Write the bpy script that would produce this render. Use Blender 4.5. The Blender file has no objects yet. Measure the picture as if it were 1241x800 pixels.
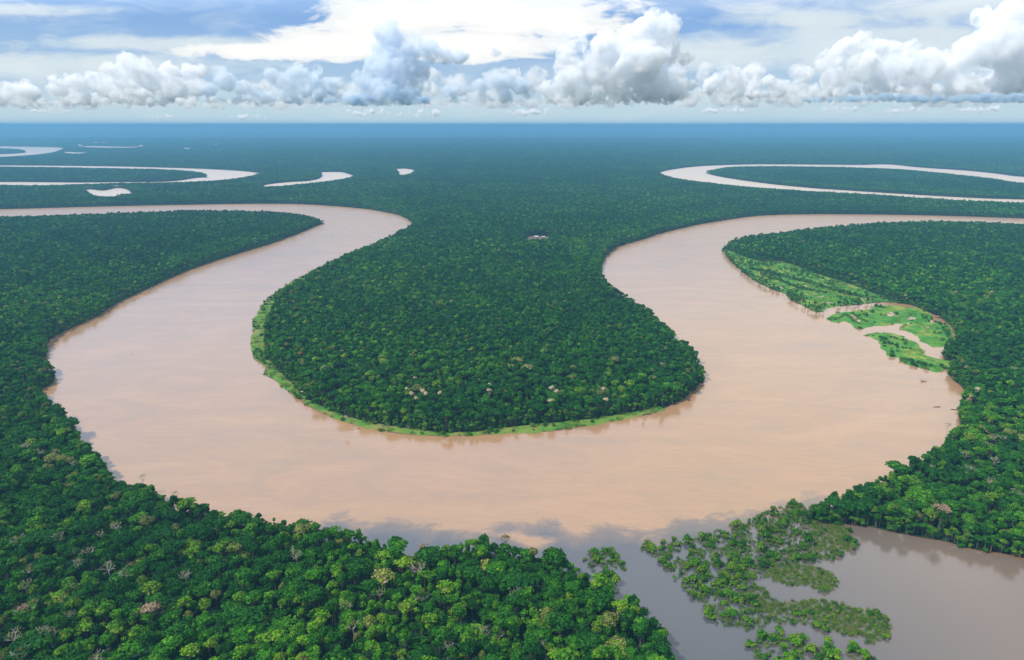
import bpy, bmesh, math, random
import numpy as np
from mathutils import Vector, noise as mnoise
from mathutils.geometry import delaunay_2d_cdt, tessellate_polygon

# ------------------------------------------------------------------ camera, world, sun
S = bpy.context.scene
C = S.collection
R = math.radians
H = 300.0
FPX = 827.3
HORIZON = 151.3
PITCH = math.atan((400 - HORIZON) / FPX)
SUN_EL, SUN_AZ = 52.0, 250.0          # azimuth clockwise from +Y (the view direction): from the left, a little behind
EXPOSURE = 0.0

cam = bpy.data.objects.new('camera', bpy.data.cameras.new('camera'))
C.objects.link(cam)
cam.location = (0, 0, H)
cam.rotation_euler = (math.pi / 2 - PITCH, 0, 0)
cam.data.sensor_width = 36
cam.data.lens = FPX / 1241 * 36
cam.data.clip_start = 1
cam.data.clip_end = 400000
S.camera = cam
S.view_settings.view_transform = 'Standard'
S.view_settings.look = 'None'
S.view_settings.exposure = EXPOSURE
S.view_settings.gamma = 1
S.view_settings.use_curve_mapping = False
S.cycles.max_bounces = 24
S.cycles.diffuse_bounces = 2
S.cycles.glossy_bounces = 2
S.cycles.transmission_bounces = 2
S.cycles.volume_bounces = 20
S.cycles.transparent_max_bounces = 6
S.cycles.caustics_reflective = False
S.cycles.caustics_refractive = False

sun = bpy.data.objects.new('sun', bpy.data.lights.new('sun', 'SUN'))
C.objects.link(sun)
a, e = R(SUN_AZ), R(SUN_EL)
sdir = Vector((math.sin(a) * math.cos(e), math.cos(a) * math.cos(e), math.sin(e)))
sun.rotation_euler = (-sdir).to_track_quat('-Z', 'Y').to_euler()
sun.location = (-200, -200, 600)
sun.data.energy = 4.6
sun.data.angle = R(1.0)
sun.data.color = (1.0, 0.93, 0.84)


class NT:
    """small helper for node trees"""
    def __init__(self, tree):
        self.t = tree
    def n(self, typ, **kw):
        nd = self.t.nodes.new(typ)
        for k, v in kw.items():
            if k.startswith('i_'):
                key = k[2:]
                key = int(key) if key.isdigit() else key.replace('_', ' ')
                nd.inputs[key].default_value = v
            else:
                setattr(nd, k, v)
        return nd
    def l(self, a, b):
        self.t.links.new(a, b)
    def math(self, op, a, b=None, clamp=False):
        nd = self.t.nodes.new('ShaderNodeMath'); nd.operation = op; nd.use_clamp = clamp
        for i, v in enumerate((a, b)):
            if v is None: continue
            if isinstance(v, (int, float)): nd.inputs[i].default_value = v
            else: self.l(v, nd.inputs[i])
        return nd.outputs[0]
    def mix(self, fac, a, b):
        nd = self.t.nodes.new('ShaderNodeMix'); nd.data_type = 'RGBA'
        for key, v in ((0, fac), (6, a), (7, b)):
            if isinstance(v, (int, float)): nd.inputs[key].default_value = v
            elif isinstance(v, tuple): nd.inputs[key].default_value = v if len(v) == 4 else v + (1,)
            else: self.l(v, nd.inputs[key])
        return nd.outputs[2]
    def ramp(self, fac, stops, interp='LINEAR'):
        nd = self.t.nodes.new('ShaderNodeValToRGB')
        cr = nd.color_ramp; cr.interpolation = interp
        while len(cr.elements) < len(stops): cr.elements.new(0.5)
        for el, (p, c) in zip(cr.elements, stops):
            el.position = p
            el.color = (c, c, c, 1) if isinstance(c, (int, float)) else tuple(c) + (1,)
        self.l(fac, nd.inputs[0])
        return nd.outputs[0]
    def noise(self, vec, scale, detail=4, rough=0.5, dist=0.0):
        nd = self.t.nodes.new('ShaderNodeTexNoise')
        nd.inputs['Scale'].default_value = scale; nd.inputs['Detail'].default_value = detail
        nd.inputs['Roughness'].default_value = rough; nd.inputs['Distortion'].default_value = dist
        if vec is not None: self.l(vec, nd.inputs['Vector'])
        return nd.outputs['Fac']
    def mapping(self, vec, loc=(0, 0, 0), rot=(0, 0, 0), scale=(1, 1, 1)):
        nd = self.t.nodes.new('ShaderNodeMapping')
        nd.inputs['Location'].default_value = loc; nd.inputs['Rotation'].default_value = rot
        nd.inputs['Scale'].default_value = scale
        self.l(vec, nd.inputs['Vector'])
        return nd.outputs[0]


# the sky: Nishita, with thin high cloud sheets laid out by direction
W = bpy.data.worlds.new('World'); S.world = W; W.use_nodes = True
W.node_tree.nodes.clear()
w = NT(W.node_tree)
sky = w.n('ShaderNodeTexSky', sky_type='NISHITA', sun_disc=False)
sky.sun_elevation = R(SUN_EL); sky.sun_rotation = R(SUN_AZ)
sky.altitude = 300; sky.air_density = 1.0; sky.dust_density = 1.2; sky.ozone_density = 1.5
SKY_STR = 0.095
tc = w.n('ShaderNodeTexCoord').outputs['Generated']
sep = w.n('ShaderNodeSeparateXYZ'); w.l(tc, sep.inputs[0])
# a cloud sheet at height 1: gnomonic plane coordinates, flattened near the horizon
zc = w.math('MAXIMUM', sep.outputs[2], 0.0)
zz = w.math('ADD', zc, 0.075)
px = w.math('DIVIDE', sep.outputs[0], zz); py = w.math('DIVIDE', sep.outputs[1], zz)
cmb = w.n('ShaderNodeCombineXYZ'); w.l(px, cmb.inputs[0]); w.l(py, cmb.inputs[1])
pl = cmb.outputs[0]
n1 = w.noise(w.mapping(pl, (3.1, 1.7, 0), (0, 0, R(12)), (0.34, 0.62, 1)), 1.0, 8, 0.56, 0.8)
n2 = w.noise(w.mapping(pl, (7.3, 4.4, 0), (0, 0, R(-18)), (0.8, 2.6, 1)), 1.0, 7, 0.62, 1.2)
def band(v, lo, hi):
    return w.ramp(v, [(lo, 0.0), (hi, 1.0)])
streak = w.math('ADD', w.math('MULTIPLY', n1, 0.55), w.math('MULTIPLY', n2, 0.45))
# sheets of high cloud that belong to this sky, as soft lobes in azimuth / elevation (tangents)
yy = w.math('MAXIMUM', sep.outputs[1], 0.001)
az = w.math('DIVIDE', sep.outputs[0], yy); el = w.math('DIVIDE', zc, yy)
ae = w.n('ShaderNodeCombineXYZ'); w.l(az, ae.inputs[0]); w.l(el, ae.inputs[1])
wisp = w.noise(w.mapping(ae.outputs[0], (4.2, 1.3, 0), scale=(9, 34, 1)), 1.0, 8, 0.6, 0.7)
fine = w.noise(w.mapping(ae.outputs[0], (1.2, 7.3, 0), (0, 0, R(4)), (22, 60, 1)), 1.0, 6, 0.6, 0.5)
def lobe(x, y, rx, ry):
    u0 = (x - 620.5) / FPX / 1.06; v0 = (151.3 - y) * 0.00113
    dx_ = w.math('DIVIDE', w.math('SUBTRACT', az, u0), rx / FPX); dy_ = w.math('DIVIDE', w.math('SUBTRACT', el, v0), ry * 0.00113)
    r2 = w.math('ADD', w.math('MULTIPLY', dx_, dx_), w.math('MULTIPLY', dy_, dy_))
    return w.math('SUBTRACT', 1.0, w.math('SQRT', r2))
def union(lobes):
    acc = None
    for q in lobes:
        l_ = lobe(*q)
        acc = l_ if acc is None else w.math('MAXIMUM', acc, l_)
    return acc
wob = w.math('ADD', w.math('MULTIPLY', w.math('SUBTRACT', wisp, 0.5), 1.5), w.math('MULTIPLY', w.math('SUBTRACT', fine, 0.5), 0.6))
anvil = w.math('ADD', union([(560, 20, 200, 24), (480, 34, 110, 22), (640, 30, 120, 26), (420, 58, 110, 24), (560, 60, 160, 20), (340, 66, 120, 12)]), wob)
anvil = w.ramp(anvil, [(0.02, 0.0), (0.22, 0.8), (0.6, 1.0)])
thin = w.math('ADD', union([(60, 82, 330, 18), (30, 20, 120, 8), (1050, 62, 260, 40), (1130, 18, 170, 26), (980, 30, 160, 16), (230, 58, 240, 12), (860, 70, 150, 26), (0, 6, 60, 8)]), wob)
thin = w.math('MULTIPLY', w.ramp(thin, [(-0.0, 0.0), (0.55, 0.85), (1.0, 1.0)]), 0.85)
away = w.ramp(w.math('ABSOLUTE', az), [(0.80, 0.0), (0.95, 1.0)])      # outside the picture: plain scattered cloud
over = w.ramp(el, [(0.16, 0.0), (0.26, 1.0)])
outp = w.math('MAXIMUM', away, over)
gen = w.math('MULTIPLY', w.ramp(streak, [(0.40, 0.0), (0.47, 0.6), (0.56, 1.0)]), outp)
front = w.math('MULTIPLY', w.ramp(el, [(0.14, 0.0), (0.24, 1.0), (0.62, 1.0), (0.95, 0.0)]), w.math('SUBTRACT', 1.0, away))
streaky = w.math('MULTIPLY', w.ramp(wisp, [(0.46, 0.0), (0.72, 0.6)]), 0.6)
hz = w.ramp(zc, [(0.0, 1.0), (0.025, 0.92), (0.06, 0.55), (0.12, 0.16), (0.3, 0.06), (1.0, 0.06)])
cloudc = (11.2, 11.1, 10.6)
bluec = w.mix(0.8, sky.outputs[0], (1.9, 4.3, 9.0))
skyc = w.mix(hz, bluec, (6.3, 7.9, 8.4))
skyc = w.mix(streaky, skyc, (8.2, 9.0, 9.6))
skyc = w.mix(thin, skyc, (8.3, 9.2, 9.4))
skyc = w.mix(w.math('MAXIMUM', anvil, w.math('MULTIPLY', gen, 0.85)), skyc, cloudc)
# unseen cloud band added above the frame to brighten and tint the river reflection
skyc = w.mix(w.math('MULTIPLY', front, w.ramp(wisp, [(0.25, 0.55), (0.6, 1.0)])), skyc, w.mix(w.ramp(az, [(0.0, 0.0), (0.35, 1.0)]), (10.0, 12.6, 17.0), (15.0, 14.8, 14.8)))
below = w.math('GREATER_THAN', 0.0, sep.outputs[2])
skyc = w.mix(below, skyc, (0.7, 1.6, 2.2))
bg = w.n('ShaderNodeBackground'); bg.inputs[1].default_value = SKY_STR
w.l(skyc, bg.inputs[0])
wo = w.n('ShaderNodeOutputWorld'); w.l(bg.outputs[0], wo.inputs[0])

# ------------------------------------------------------------------ helpers
rng = np.random.default_rng(7)
random.seed(7)
CP, SP = math.cos(PITCH), math.sin(PITCH)

def P(x, y, z=0.0):
    """photo pixel -> point of the plane at height z"""
    u = (x - 620.5) / FPX; v = (400 - y) / FPX
    dx, dy, dz = u, CP + v * SP, -SP + v * CP
    t = (z - H) / dz
    return np.array((dx * t, dy * t))

def tag(o, label=None, cat=None, group=None, kind=None):
    for k, v in (('label', label), ('category', cat), ('group', group), ('kind', kind)):
        if v: o[k] = v
    return o

def link(o, parent=None):
    C.objects.link(o)
    if parent is not None: o.parent = parent
    return o

def mesh_from(name, verts, faces, mats=(), tint=None, smooth=False):
    me = bpy.data.meshes.new(name)
    me.from_pydata([tuple(v) for v in verts], [], [tuple(f) for f in faces])
    for m in mats: me.materials.append(m)
    if tint is not None:
        at = me.attributes.new('tint', 'FLOAT', 'FACE'); at.data.foreach_set('value', np.asarray(tint, dtype=np.float32))
    if smooth: me.polygons.foreach_set('use_smooth', np.ones(len(me.polygons), dtype=bool))
    me.update()
    return me

def obj(name, me, parent=None, loc=None):
    o = bpy.data.objects.new(name, me)
    if loc is not None: o.location = loc
    return link(o, parent)

def empty(name, loc, rz=0.0, scale=None):
    o = bpy.data.objects.new(name, None); link(o)
    o.location = loc; o.rotation_euler = (0, 0, rz)
    if scale is not None: o.scale = scale
    o.empty_display_size = 1
    return o

def quad_mesh_np(name, V, F, mat, tint):
    """fast mesh from arrays: V (n,3), F (m,4)"""
    me = bpy.data.meshes.new(name)
    me.vertices.add(len(V)); me.vertices.foreach_set('co', np.asarray(V, np.float32).ravel())
    k = F.shape[1]
    me.loops.add(F.size); me.loops.foreach_set('vertex_index', F.astype(np.int32).ravel())
    me.polygons.add(len(F))
    me.polygons.foreach_set('loop_start', (np.arange(len(F)) * k).astype(np.int32))
    me.materials.append(mat)
    at = me.attributes.new('tint', 'FLOAT', 'FACE'); at.data.foreach_set('value', np.asarray(tint, np.float32))
    me.update(calc_edges=True); me.validate()
    return me

# ------------------------------------------------------------------ materials
def mat(name):
    m = bpy.data.materials.new(name); m.use_nodes = True
    m.node_tree.nodes.clear()
    t = NT(m.node_tree)
    b = t.n('ShaderNodeBsdfPrincipled'); o = t.n('ShaderNodeOutputMaterial')
    t.l(b.outputs[0], o.inputs[0])
    return m, t, b

def simple(name, col, rough=0.8, var=0.25, scale=0.5):
    m, t, b = mat(name)
    pos = t.n('ShaderNodeTexCoord').outputs['Object']
    n = t.noise(pos, scale, 4, 0.6)
    lo = tuple(c * (1 - var) for c in col); hi = tuple(min(1, c * (1 + var)) for c in col)
    t.l(t.mix(n, lo, hi), b.inputs['Base Color'])
    b.inputs['Roughness'].default_value = rough
    return m

LEAF = [(0.00, (0.007, 0.050, 0.006)), (0.20, (0.015, 0.092, 0.006)), (0.40, (0.036, 0.178, 0.007)),
        (0.60, (0.105, 0.300, 0.008)), (0.72, (0.200, 0.350, 0.014)), (0.80, (0.130, 0.165, 0.018)),
        (0.90, (0.260, 0.240, 0.090)), (1.0, (0.50, 0.43, 0.27))]

def leaf_material(name, stops, wide=True):
    m, t, b = mat(name)
    at = t.n('ShaderNodeAttribute', attribute_name='tint').outputs['Fac']
    oi = t.n('ShaderNodeObjectInfo').outputs['Random']
    f = t.math('ADD', at, t.math('MULTIPLY', t.math('SUBTRACT', oi, 0.5), 0.06))
    col = t.ramp(f, stops)
    geo = t.n('ShaderNodeNewGeometry')
    if wide:      # forest patches differ in hue; broad darkening also painted in for cloud shadows
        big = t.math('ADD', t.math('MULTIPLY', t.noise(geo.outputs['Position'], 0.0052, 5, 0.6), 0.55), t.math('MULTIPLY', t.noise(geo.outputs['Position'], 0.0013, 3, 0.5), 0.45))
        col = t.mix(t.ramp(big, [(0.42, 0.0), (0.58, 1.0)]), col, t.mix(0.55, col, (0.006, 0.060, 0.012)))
    t.l(col, b.inputs['Base Color'])
    b.inputs['Roughness'].default_value = 0.7
    b.inputs['Specular IOR Level'].default_value = 0.08
    tr = t.n('ShaderNodeBsdfTranslucent'); t.l(t.mix(0.5, col, (0.05, 0.13, 0.01)), tr.inputs[0])
    ms = t.n('ShaderNodeMixShader', i_0=0.12)
    t.l(b.outputs[0], ms.inputs[1]); t.l(tr.outputs[0], ms.inputs[2])
    out = [n for n in t.t.nodes if n.type == 'OUTPUT_MATERIAL'][0]
    t.l(ms.outputs[0], out.inputs[0])
    return m

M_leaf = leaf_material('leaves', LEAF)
M_bark = simple('bark', (0.12, 0.10, 0.075), 0.9)
M_pale = simple('pale_bark', (0.50, 0.46, 0.38), 0.9)
M_bloom = simple('blossom', (0.58, 0.50, 0.30), 0.8, 0.3, 0.8)
M_orange = simple('orange_blossom', (0.42, 0.15, 0.03), 0.8, 0.3, 0.8)
M_tan = simple('tan_twigs', (0.30, 0.22, 0.13), 0.9, 0.3, 0.8)
M_pink = simple('pinkish_twigs', (0.40, 0.27, 0.22), 0.9, 0.3, 0.8)
M_wood = simple('weathered_wood', (0.09, 0.065, 0.05), 0.85, 0.3, 2)
M_tin = simple('tin_roof', (0.60, 0.58, 0.55), 0.5, 0.15, 0.4)
M_wall = simple('plank_wall', (0.36, 0.30, 0.22), 0.8, 0.2, 1)
M_reed = leaf_material('reeds_leaf', [(0, (0.04, 0.14, 0.015)), (0.5, (0.13, 0.26, 0.025)), (1, (0.30, 0.30, 0.10))], False)

# forest floor
m, t, b = mat('forest_floor'); M_floor = m
pos = t.n('ShaderNodeNewGeometry').outputs['Position']
n = t.noise(pos, 0.02, 8, 0.7); n2_ = t.noise(pos, 0.00035, 8, 0.7)
c1 = t.mix(t.ramp(n, [(0.35, 0.0), (0.65, 1.0)]), (0.006, 0.026, 0.012), (0.016, 0.062, 0.020))
c1 = t.mix(t.ramp(n2_, [(0.4, 0.0), (0.6, 1.0)]), c1, (0.010, 0.040, 0.022))
t.l(c1, b.inputs['Base Color']); b.inputs['Roughness'].default_value = 0.95
b.inputs['Specular IOR Level'].default_value = 0.1
# meadow
m, t, b = mat('meadow_grass'); M_grass = m
pos = t.n('ShaderNodeNewGeometry').outputs['Position']
n = t.noise(pos, 0.028, 6, 0.62, 0.6); nf = t.noise(pos, 0.4, 4, 0.6)
cg = t.ramp(n, [(0.33, (0.022, 0.16, 0.018)), (0.46, (0.065, 0.245, 0.022)), (0.54, (0.12, 0.29, 0.03)), (0.62, (0.28, 0.33, 0.05))])
cg = t.mix(t.math('MULTIPLY', nf, 0.5), cg, (0.03, 0.11, 0.015))
t.l(cg, b.inputs['Base Color']); b.inputs['Roughness'].default_value = 0.9
b.inputs['Specular IOR Level'].default_value = 0.15
bp = t.n('ShaderNodeBump', i_Strength=0.6, i_Distance=0.8); t.l(nf, bp.inputs['Height']); t.l(bp.outputs[0], b.inputs['Normal'])
m, t, b = mat('bank_grass'); M_fringe = m
pos = t.n('ShaderNodeNewGeometry').outputs['Position']
n = t.noise(pos, 0.035, 6, 0.65, 0.8); nf = t.noise(pos, 0.5, 4, 0.6)
cg = t.ramp(n, [(0.30, (0.04, 0.17, 0.02)), (0.45, (0.10, 0.25, 0.03)), (0.55, (0.19, 0.27, 0.05)), (0.62, (0.28, 0.26, 0.08)), (0.70, (0.30, 0.17, 0.08))])
cg = t.mix(t.math('MULTIPLY', nf, 0.6), cg, (0.04, 0.11, 0.015))
t.l(cg, b.inputs['Base Color']); b.inputs['Roughness'].default_value = 0.9; b.inputs['Specular IOR Level'].default_value = 0.1
# mud
M_mud = simple('bank_mud', (0.15, 0.08, 0.04), 0.7, 0.35, 0.05)
M_clear = simple('cleared_soil', (0.15, 0.105, 0.065), 0.95, 0.45, 0.05)

# river water: silt laden, with clear dark water pushing in from the channel ('dark' attribute, broken up by noise)
def water_material(name, lake=False):
    m, t, b = mat(name)
    pos = t.n('ShaderNodeNewGeometry').outputs['Position']
    s1 = t.noise(t.mapping(pos, rot=(0, 0, R(20)), scale=(1, 2.4, 1)), 0.006, 8, 0.62, 1.6)
    s2 = t.noise(t.mapping(pos, rot=(0, 0, R(-8)), scale=(1, 4.5, 1)), 0.02, 7, 0.68, 2.2)
    sw = t.math('ADD', t.math('MULTIPLY', s1, 0.6), t.math('MULTIPLY', s2, 0.4))
    mud = t.ramp(sw, [(0.36, (0.300, 0.192, 0.108)), (0.50, (0.355, 0.208, 0.102)), (0.64, (0.400, 0.238, 0.118))])  # mud tones; the dull bluish end also paints in reflected sky gaps
    if lake: mud = t.mix(0.60, mud, (0.78, 0.66, 0.52))      # paler water colour, painted in for the bright sky reflection
    if not lake:
        at = t.n('ShaderNodeAttribute', attribute_name='dark').outputs['Fac']
        wob = t.noise(t.mapping(pos, scale=(1, 1.5, 1)), 0.03, 8, 0.68, 1.0)
        d = t.math('ADD', at, t.math('MULTIPLY', t.math('SUBTRACT', wob, 0.5), 0.85))
        dk = t.ramp(d, [(0.41, 0.0), (0.50, 0.40), (0.60, 0.72), (0.85, 1.0)])
        lg = t.n('ShaderNodeAttribute', attribute_name='lagoon').outputs['Fac']
        darkc = t.mix(lg, (0.075, 0.080, 0.088), (0.175, 0.132, 0.100))
        col = t.mix(dk, mud, darkc)
    else:
        col = mud
    t.l(col, b.inputs['Base Color'])
    sxy = t.n('ShaderNodeSeparateXYZ'); t.l(pos, sxy.inputs[0])
    open_ = t.ramp(t.math('DIVIDE', sxy.outputs[1], 4000.0), [(0.10, 0.14), (0.35, 0.20), (0.60, 0.34), (1.0, 0.46)])   # open reaches ruffled by wind
    ruf = t.noise(t.mapping(pos, rot=(0, 0, R(15)), scale=(1, 3.0, 1)), 0.008, 6, 0.65, 1.2)
    t.l(t.math('ADD', open_, t.math('MULTIPLY', t.math('SUBTRACT', ruf, 0.5), 0.16)), b.inputs['Roughness'])
    b.inputs['IOR'].default_value = 1.60
    b.inputs['Specular IOR Level'].default_value = 0.95 if lake else 0.78
    r1 = t.noise(t.mapping(pos, scale=(1, 1, 1)), 0.35, 5, 0.7)
    r2 = t.noise(t.mapping(pos, rot=(0, 0, R(35)), scale=(1, 2, 1)), 0.012, 5, 0.65, 1.0)
    calm = t.ramp(r2, [(0.4, 0.25), (0.62, 1.0)])
    bp = t.n('ShaderNodeBump', i_Strength=0.10, i_Distance=0.5)
    t.l(t.math('MULTIPLY', r1, calm), bp.inputs['Height']); t.l(bp.outputs[0], b.inputs['Normal'])
    return m
M_water = water_material('river_water')
M_lake = water_material('lake_water', True)

# ------------------------------------------------------------------ outlines (photo pixels, tag f: waterline seen, n: hidden behind the canopy edge)
def zz(ox, oy, s, pts, tg=None):
    return [(ox + x * s, oy + y * s) + ((tg,) if tg else ()) for x, y in pts]
ZN = 15.0
def T(pts, tg): return [(x, y, tg) for x, y in pts]

river = (
 T([(-220,259),(0,253.7),(80,251.5),(160,249.5),(240,248),(310,247),(360,247.5),(400,249.5),(440,253),(460,256),(480,260),(492,264.5),(499,270)], 'f') +
 T([(500,274),(494,280),(475,288),(450,297),(420,309),(390,322.5),(360,338),(342,349),(330,358),(317.5,370),(314,379),(305.5,390),(307.5,400),(304,412),(305,425),(309,436),(322,444),(321,454),(337.5,464),(352.5,477.5),(370,490),(390,501),(422.5,513),(452.5,520.5),(475,524.5),(510,527.5),(540,529),(577,528),(597.5,526),(635,524.5),(672.5,522),(710,516),(747.5,510),(785,502.5),(805,496),(815,491),(830,482.5),(843,471),(850,463)], 'f') +
 T([(853,451),(852,441),(846,431),(837.5,416),(820,407),(815,396),(800,385),(785,372.5),(770,364),(755,354),(742.5,344),(735,337),(729,328)], 'n') +
 T([(731,316),(740,306),(750,299),(780,290),(802,282.6),(836,274.4),(873,267.7),(910,262.5),(947,260.3),(1003,259.6),(1077,260.3),(1151.5,261.8),(1241,264.8),(1420,272)], 'f') +
 T([(1420,280),(1241,271.5),(1170,268.5),(1096,268.5),(1040,271.5),(988,276),(947,281),(906,286),(884,292),(876,297)], 'n') +
 T([(875,303),(878,308),(888,320),(898.7,329),(914,340.6),(935,351),(953,357),(957,363),(971,370),(989,379),(996.6,378),(1004,373),(1017,371),(1045.6,369),(1066,366.4),(1087,367.6),(1105,370),(1120,376.7),(1133,382),(1146,391),(1157,402.5),(1158,417),(1164,424),(1146,424),(1143.6,434.7),(1152,442),(1149,453),(1157,463),(1170,473.5)], 'f') +
 T([(1166,480),(1165,494),(1168,504),(1163.6,513),(1149,521),(1146.6,534),(1134,535),(1125,546),(1115,551),(1098,558.6),(1082,569),(1068,574.5),(1051,580),(1034,587),(1013,593.6),(1000,597),(988,604),(975,612)], 'n') +
 T([(972,628),(990,635),(1006,637),(1023,637),(1055,639),(1087,646),(1118,652),(1145.6,657),(1164,663),(1186,668.7),(1213.5,673),(1241,679),(1500,730),(1500,1100),(880,1100)], 'f') +
 T([(850,860),(825,806),(816,788),(808,778),(804,769),(810,760),(807,752),(797,744),(782,740),(777,730),(772,720),(765,715),(750,717),(735,707),(722,697),(707,682),(685,675),(672,669),(655,672),(635,662),(620,659),(605,652),(585,647),(560,652),(535,651),(520,662),(500,669),(492,662),(477,654),(455,646),(445,645),(420,637),(395,636),(377,627),(360,630),(342,625),(320,622),(297,620),(285,616),(270,617),(252,610),(240,601),(220,600),(200,600),(187,586),(162,581),(147,579),(132,567),(125,557),(122,547),(107,537),(97,527),(93,515),(82,502),(78,494),(66,490),(58,480)], 'n') +
 T([(46,474),(63,466),(66,452),(46,444),(47,437),(56,433),(57,422),(62,412),(75,404),(95,394),(120,382),(140,369),(160,359),(190,345),(220,331),(250,320),(280,310),(310,301),(330,295),(365,281.5),(388,272)], 'f') +
 T([(392,266),(385,264),(365,260),(335,257),(300,255.5),(260,255),(240,255),(180,257),(125,259),(75,260.5),(0,263),(-220,270)], 'n'))

riverA = (T([(-200,199.5),(0,200.5),(75,201),(150,202),(225,204),(262,205.5),(300,208),(316,211)], 'f') +
 T([(300,214),(260,219),(212,221),(150,222),(100,223.5),(50,224.8),(0,224.6),(-200,224)], 'n') +
 T([(-200,220.5),(0,220.7),(25,220.7),(100,221.3),(150,220.8),(205,220),(240,215.5)], 'f') +
 T([(251,212),(240,208.7),(200,205.5),(150,204.5),(75,203.2),(0,202.2),(-200,201)], 'n'))
riverB = (T([(-120,177),(0,177.5),(37,178),(67.5,178.7),(78,180)], 'f') +
 T([(68,183.7),(45,187.5),(0,190.5),(-120,194)], 'n') +
 T([(-120,189),(0,187),(25,185.7)], 'f') + T([(31,183),(22,181),(0,180),(-120,179)], 'n'))
lakeA = T([(102.5,230.5),(110,229.5),(125,231),(140,228),(150,228.7),(156,231)], 'f') + T([(160,235),(145,236),(135,238.5),(117.5,237.5),(107.5,233)], 'n')
chanC = (T([(320,224.5),(347.5,221),(372.5,219.5),(385,217),(390,213.5),(388,210.5),(380,209.5),(400,208.5),(415,209)], 'f') +
 T([(430,211.5),(415,217),(390,220.5),(360,223.5),(335,225.8),(321,226.5)], 'n'))
pondD = T([(480,205),(492.5,204.5),(504,207.5)], 'f') + T([(495,211),(485,212.3),(484,208.7)], 'n')
riverE = (T([(800,209),(821,204.6),(854,201.2),(910,199.4),(966,199.4),(1040,200),(1077,199.4),(1114,203),(1170,206.8),(1207,210.5),(1241,214.5),(1420,224)], 'f') +
 T([(1420,231),(1241,222),(1207,217),(1151.5,211),(1096,205.8),(1040,203.4),(966,202),(891,202.2),(864,206)], 'n') +
 T([(856,210),(876.6,215),(928.6,222.5),(984,228),(1040,231.8),(1114,236.4),(1189,240.4),(1241,242),(1420,250)], 'f') +
 T([(1420,254),(1241,246),(1170,242.8),(1114,239.6),(1059,236),(1003,233),(947,229.6),(891,225),(854,221),(817,215.5),(803,211)], 'n'))
stripF = T([(78,184.2),(90,184.6),(110,185),(113,185.6)], 'f') + T([(95,186.4),(80,185.6)], 'n')
stripG = T([(92,177.5),(120,177.2),(150,178),(178,177.5),(180,178.6)], 'f') + T([(150,179.4),(110,178.8)], 'n')

def world_pts(pts, smooth=True, sub=None):
    W_ = [P(x, y, ZN if tg == 'n' else 0.0) for x, y, tg in pts]
    n = len(W_); out = []
    for i in range(n):
        p0, p1, p2, p3 = W_[(i - 1) % n], W_[i], W_[(i + 1) % n], W_[(i + 2) % n]
        L = np.linalg.norm(p2 - p1)
        k = int(min(12, max(1, L // 10)))
        for j in range(k):
            t_ = j / k
            # centripetal-ish: plain Catmull-Rom damped on long spans
            m1 = (p2 - p0) * 0.5; m2 = (p3 - p1) * 0.5
            for mm in (m1, m2):
                l = np.linalg.norm(mm)
                if l > L: mm *= L / l
            h = t_ * t_ * (3 - 2 * t_)
            q = ((2 * t_**3 - 3 * t_**2 + 1) * p1 + (t_**3 - 2 * t_**2 + t_) * m1 +
                 (-2 * t_**3 + 3 * t_**2) * p2 + (t_**3 - t_**2) * m2)
            d = math.hypot(*q)
            wob = min(6.0, 1.2 + d * 0.0006)
            nv = mnoise.noise_vector(Vector((q[0] * 0.035, q[1] * 0.035, 3.3)))
            out.append(q + np.array((nv[0], nv[1])) * wob)
    return np.array(out)

POLY = {}
for nm, pp in (('river', river), ('riverA', riverA), ('riverB', riverB), ('lakeA', lakeA), ('chanC', chanC), ('pondD', pondD), ('riverE', riverE), ('stripF', stripF), ('stripG', stripG)):
    POLY[nm] = world_pts(pp)

def inside(poly, X, Y):
    """even-odd test for arrays of points"""
    r = np.zeros(X.shape, bool)
    x0, y0 = poly[:, 0].min(), poly[:, 1].min(); x1, y1 = poly[:, 0].max(), poly[:, 1].max()
    sel = (X >= x0) & (X <= x1) & (Y >= y0) & (Y <= y1)
    if not sel.any(): return r
    xs, ys = X[sel], Y[sel]; c = np.zeros(xs.shape, bool)
    ax, ay = poly[:, 0], poly[:, 1]; bx, by = np.roll(ax, -1), np.roll(ay, -1)
    for i in range(len(poly)):
        if ay[i] == by[i]: continue
        hit = (ay[i] > ys) != (by[i] > ys)
        if not hit.any(): continue
        xi = (bx[i] - ax[i]) * (ys - ay[i]) / (by[i] - ay[i]) + ax[i]
        c ^= hit & (xs < xi)
    r[sel] = c
    return r

# meadow / marsh outlines -------------------------------------------------
def pxpoly(pts, z=0.0): return np.array([P(x, y, z) for x, y in pts])
# grassy fringe of the peninsula: between its west bank and the tree line
fringe_line = [(480,285),(455,296.5),(430,306),(410,315),(385,327.5),(360,343),(342,355),(332,370),(322,390),(320,415),(323,430),(333,440),(340,452),(352,462),(363,475),(377,486),(398,497),(430,508),(455,513),(480,517),(500,520),(520,523),(545,525),(580,523.5),(600,519),(640,514.5),(655,513.5),(700,510),(740,504),(780,497),(800,492)]
bank_part = [(p[0], p[1]) for p in river if p[2] == 'f'][14:52]
bank_part = [q for q in bank_part if q[1] >= 285 and q[0] <= 806]
MEADOW = {}
FR = np.array([P(x, y, 8.0 if y < 425 and x < 486 else (4.0 if y < 450 else 0.0)) for x, y in fringe_line])
MEADOW['fringe'] = np.vstack([pxpoly(bank_part), FR[::-1]])
MEADOW['strip'] = pxpoly([(877,305),(880,309),(889,319.5),(899,328.5),(914,339.6),(935,350),(953,356.5),(957,362.5),(971,369.5),(989,378.5),(996.6,377.5),(1004,372.5),(1017,370.5),(1045,368.5),(1066,366),(1087,367),(1075,361),(1063,357),(1050,352),(1035,346),(1015,339),(1000,335),(980,328),(960,320),(940,316),(922,317),(905,312),(890,306),(881,303)])
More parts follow.
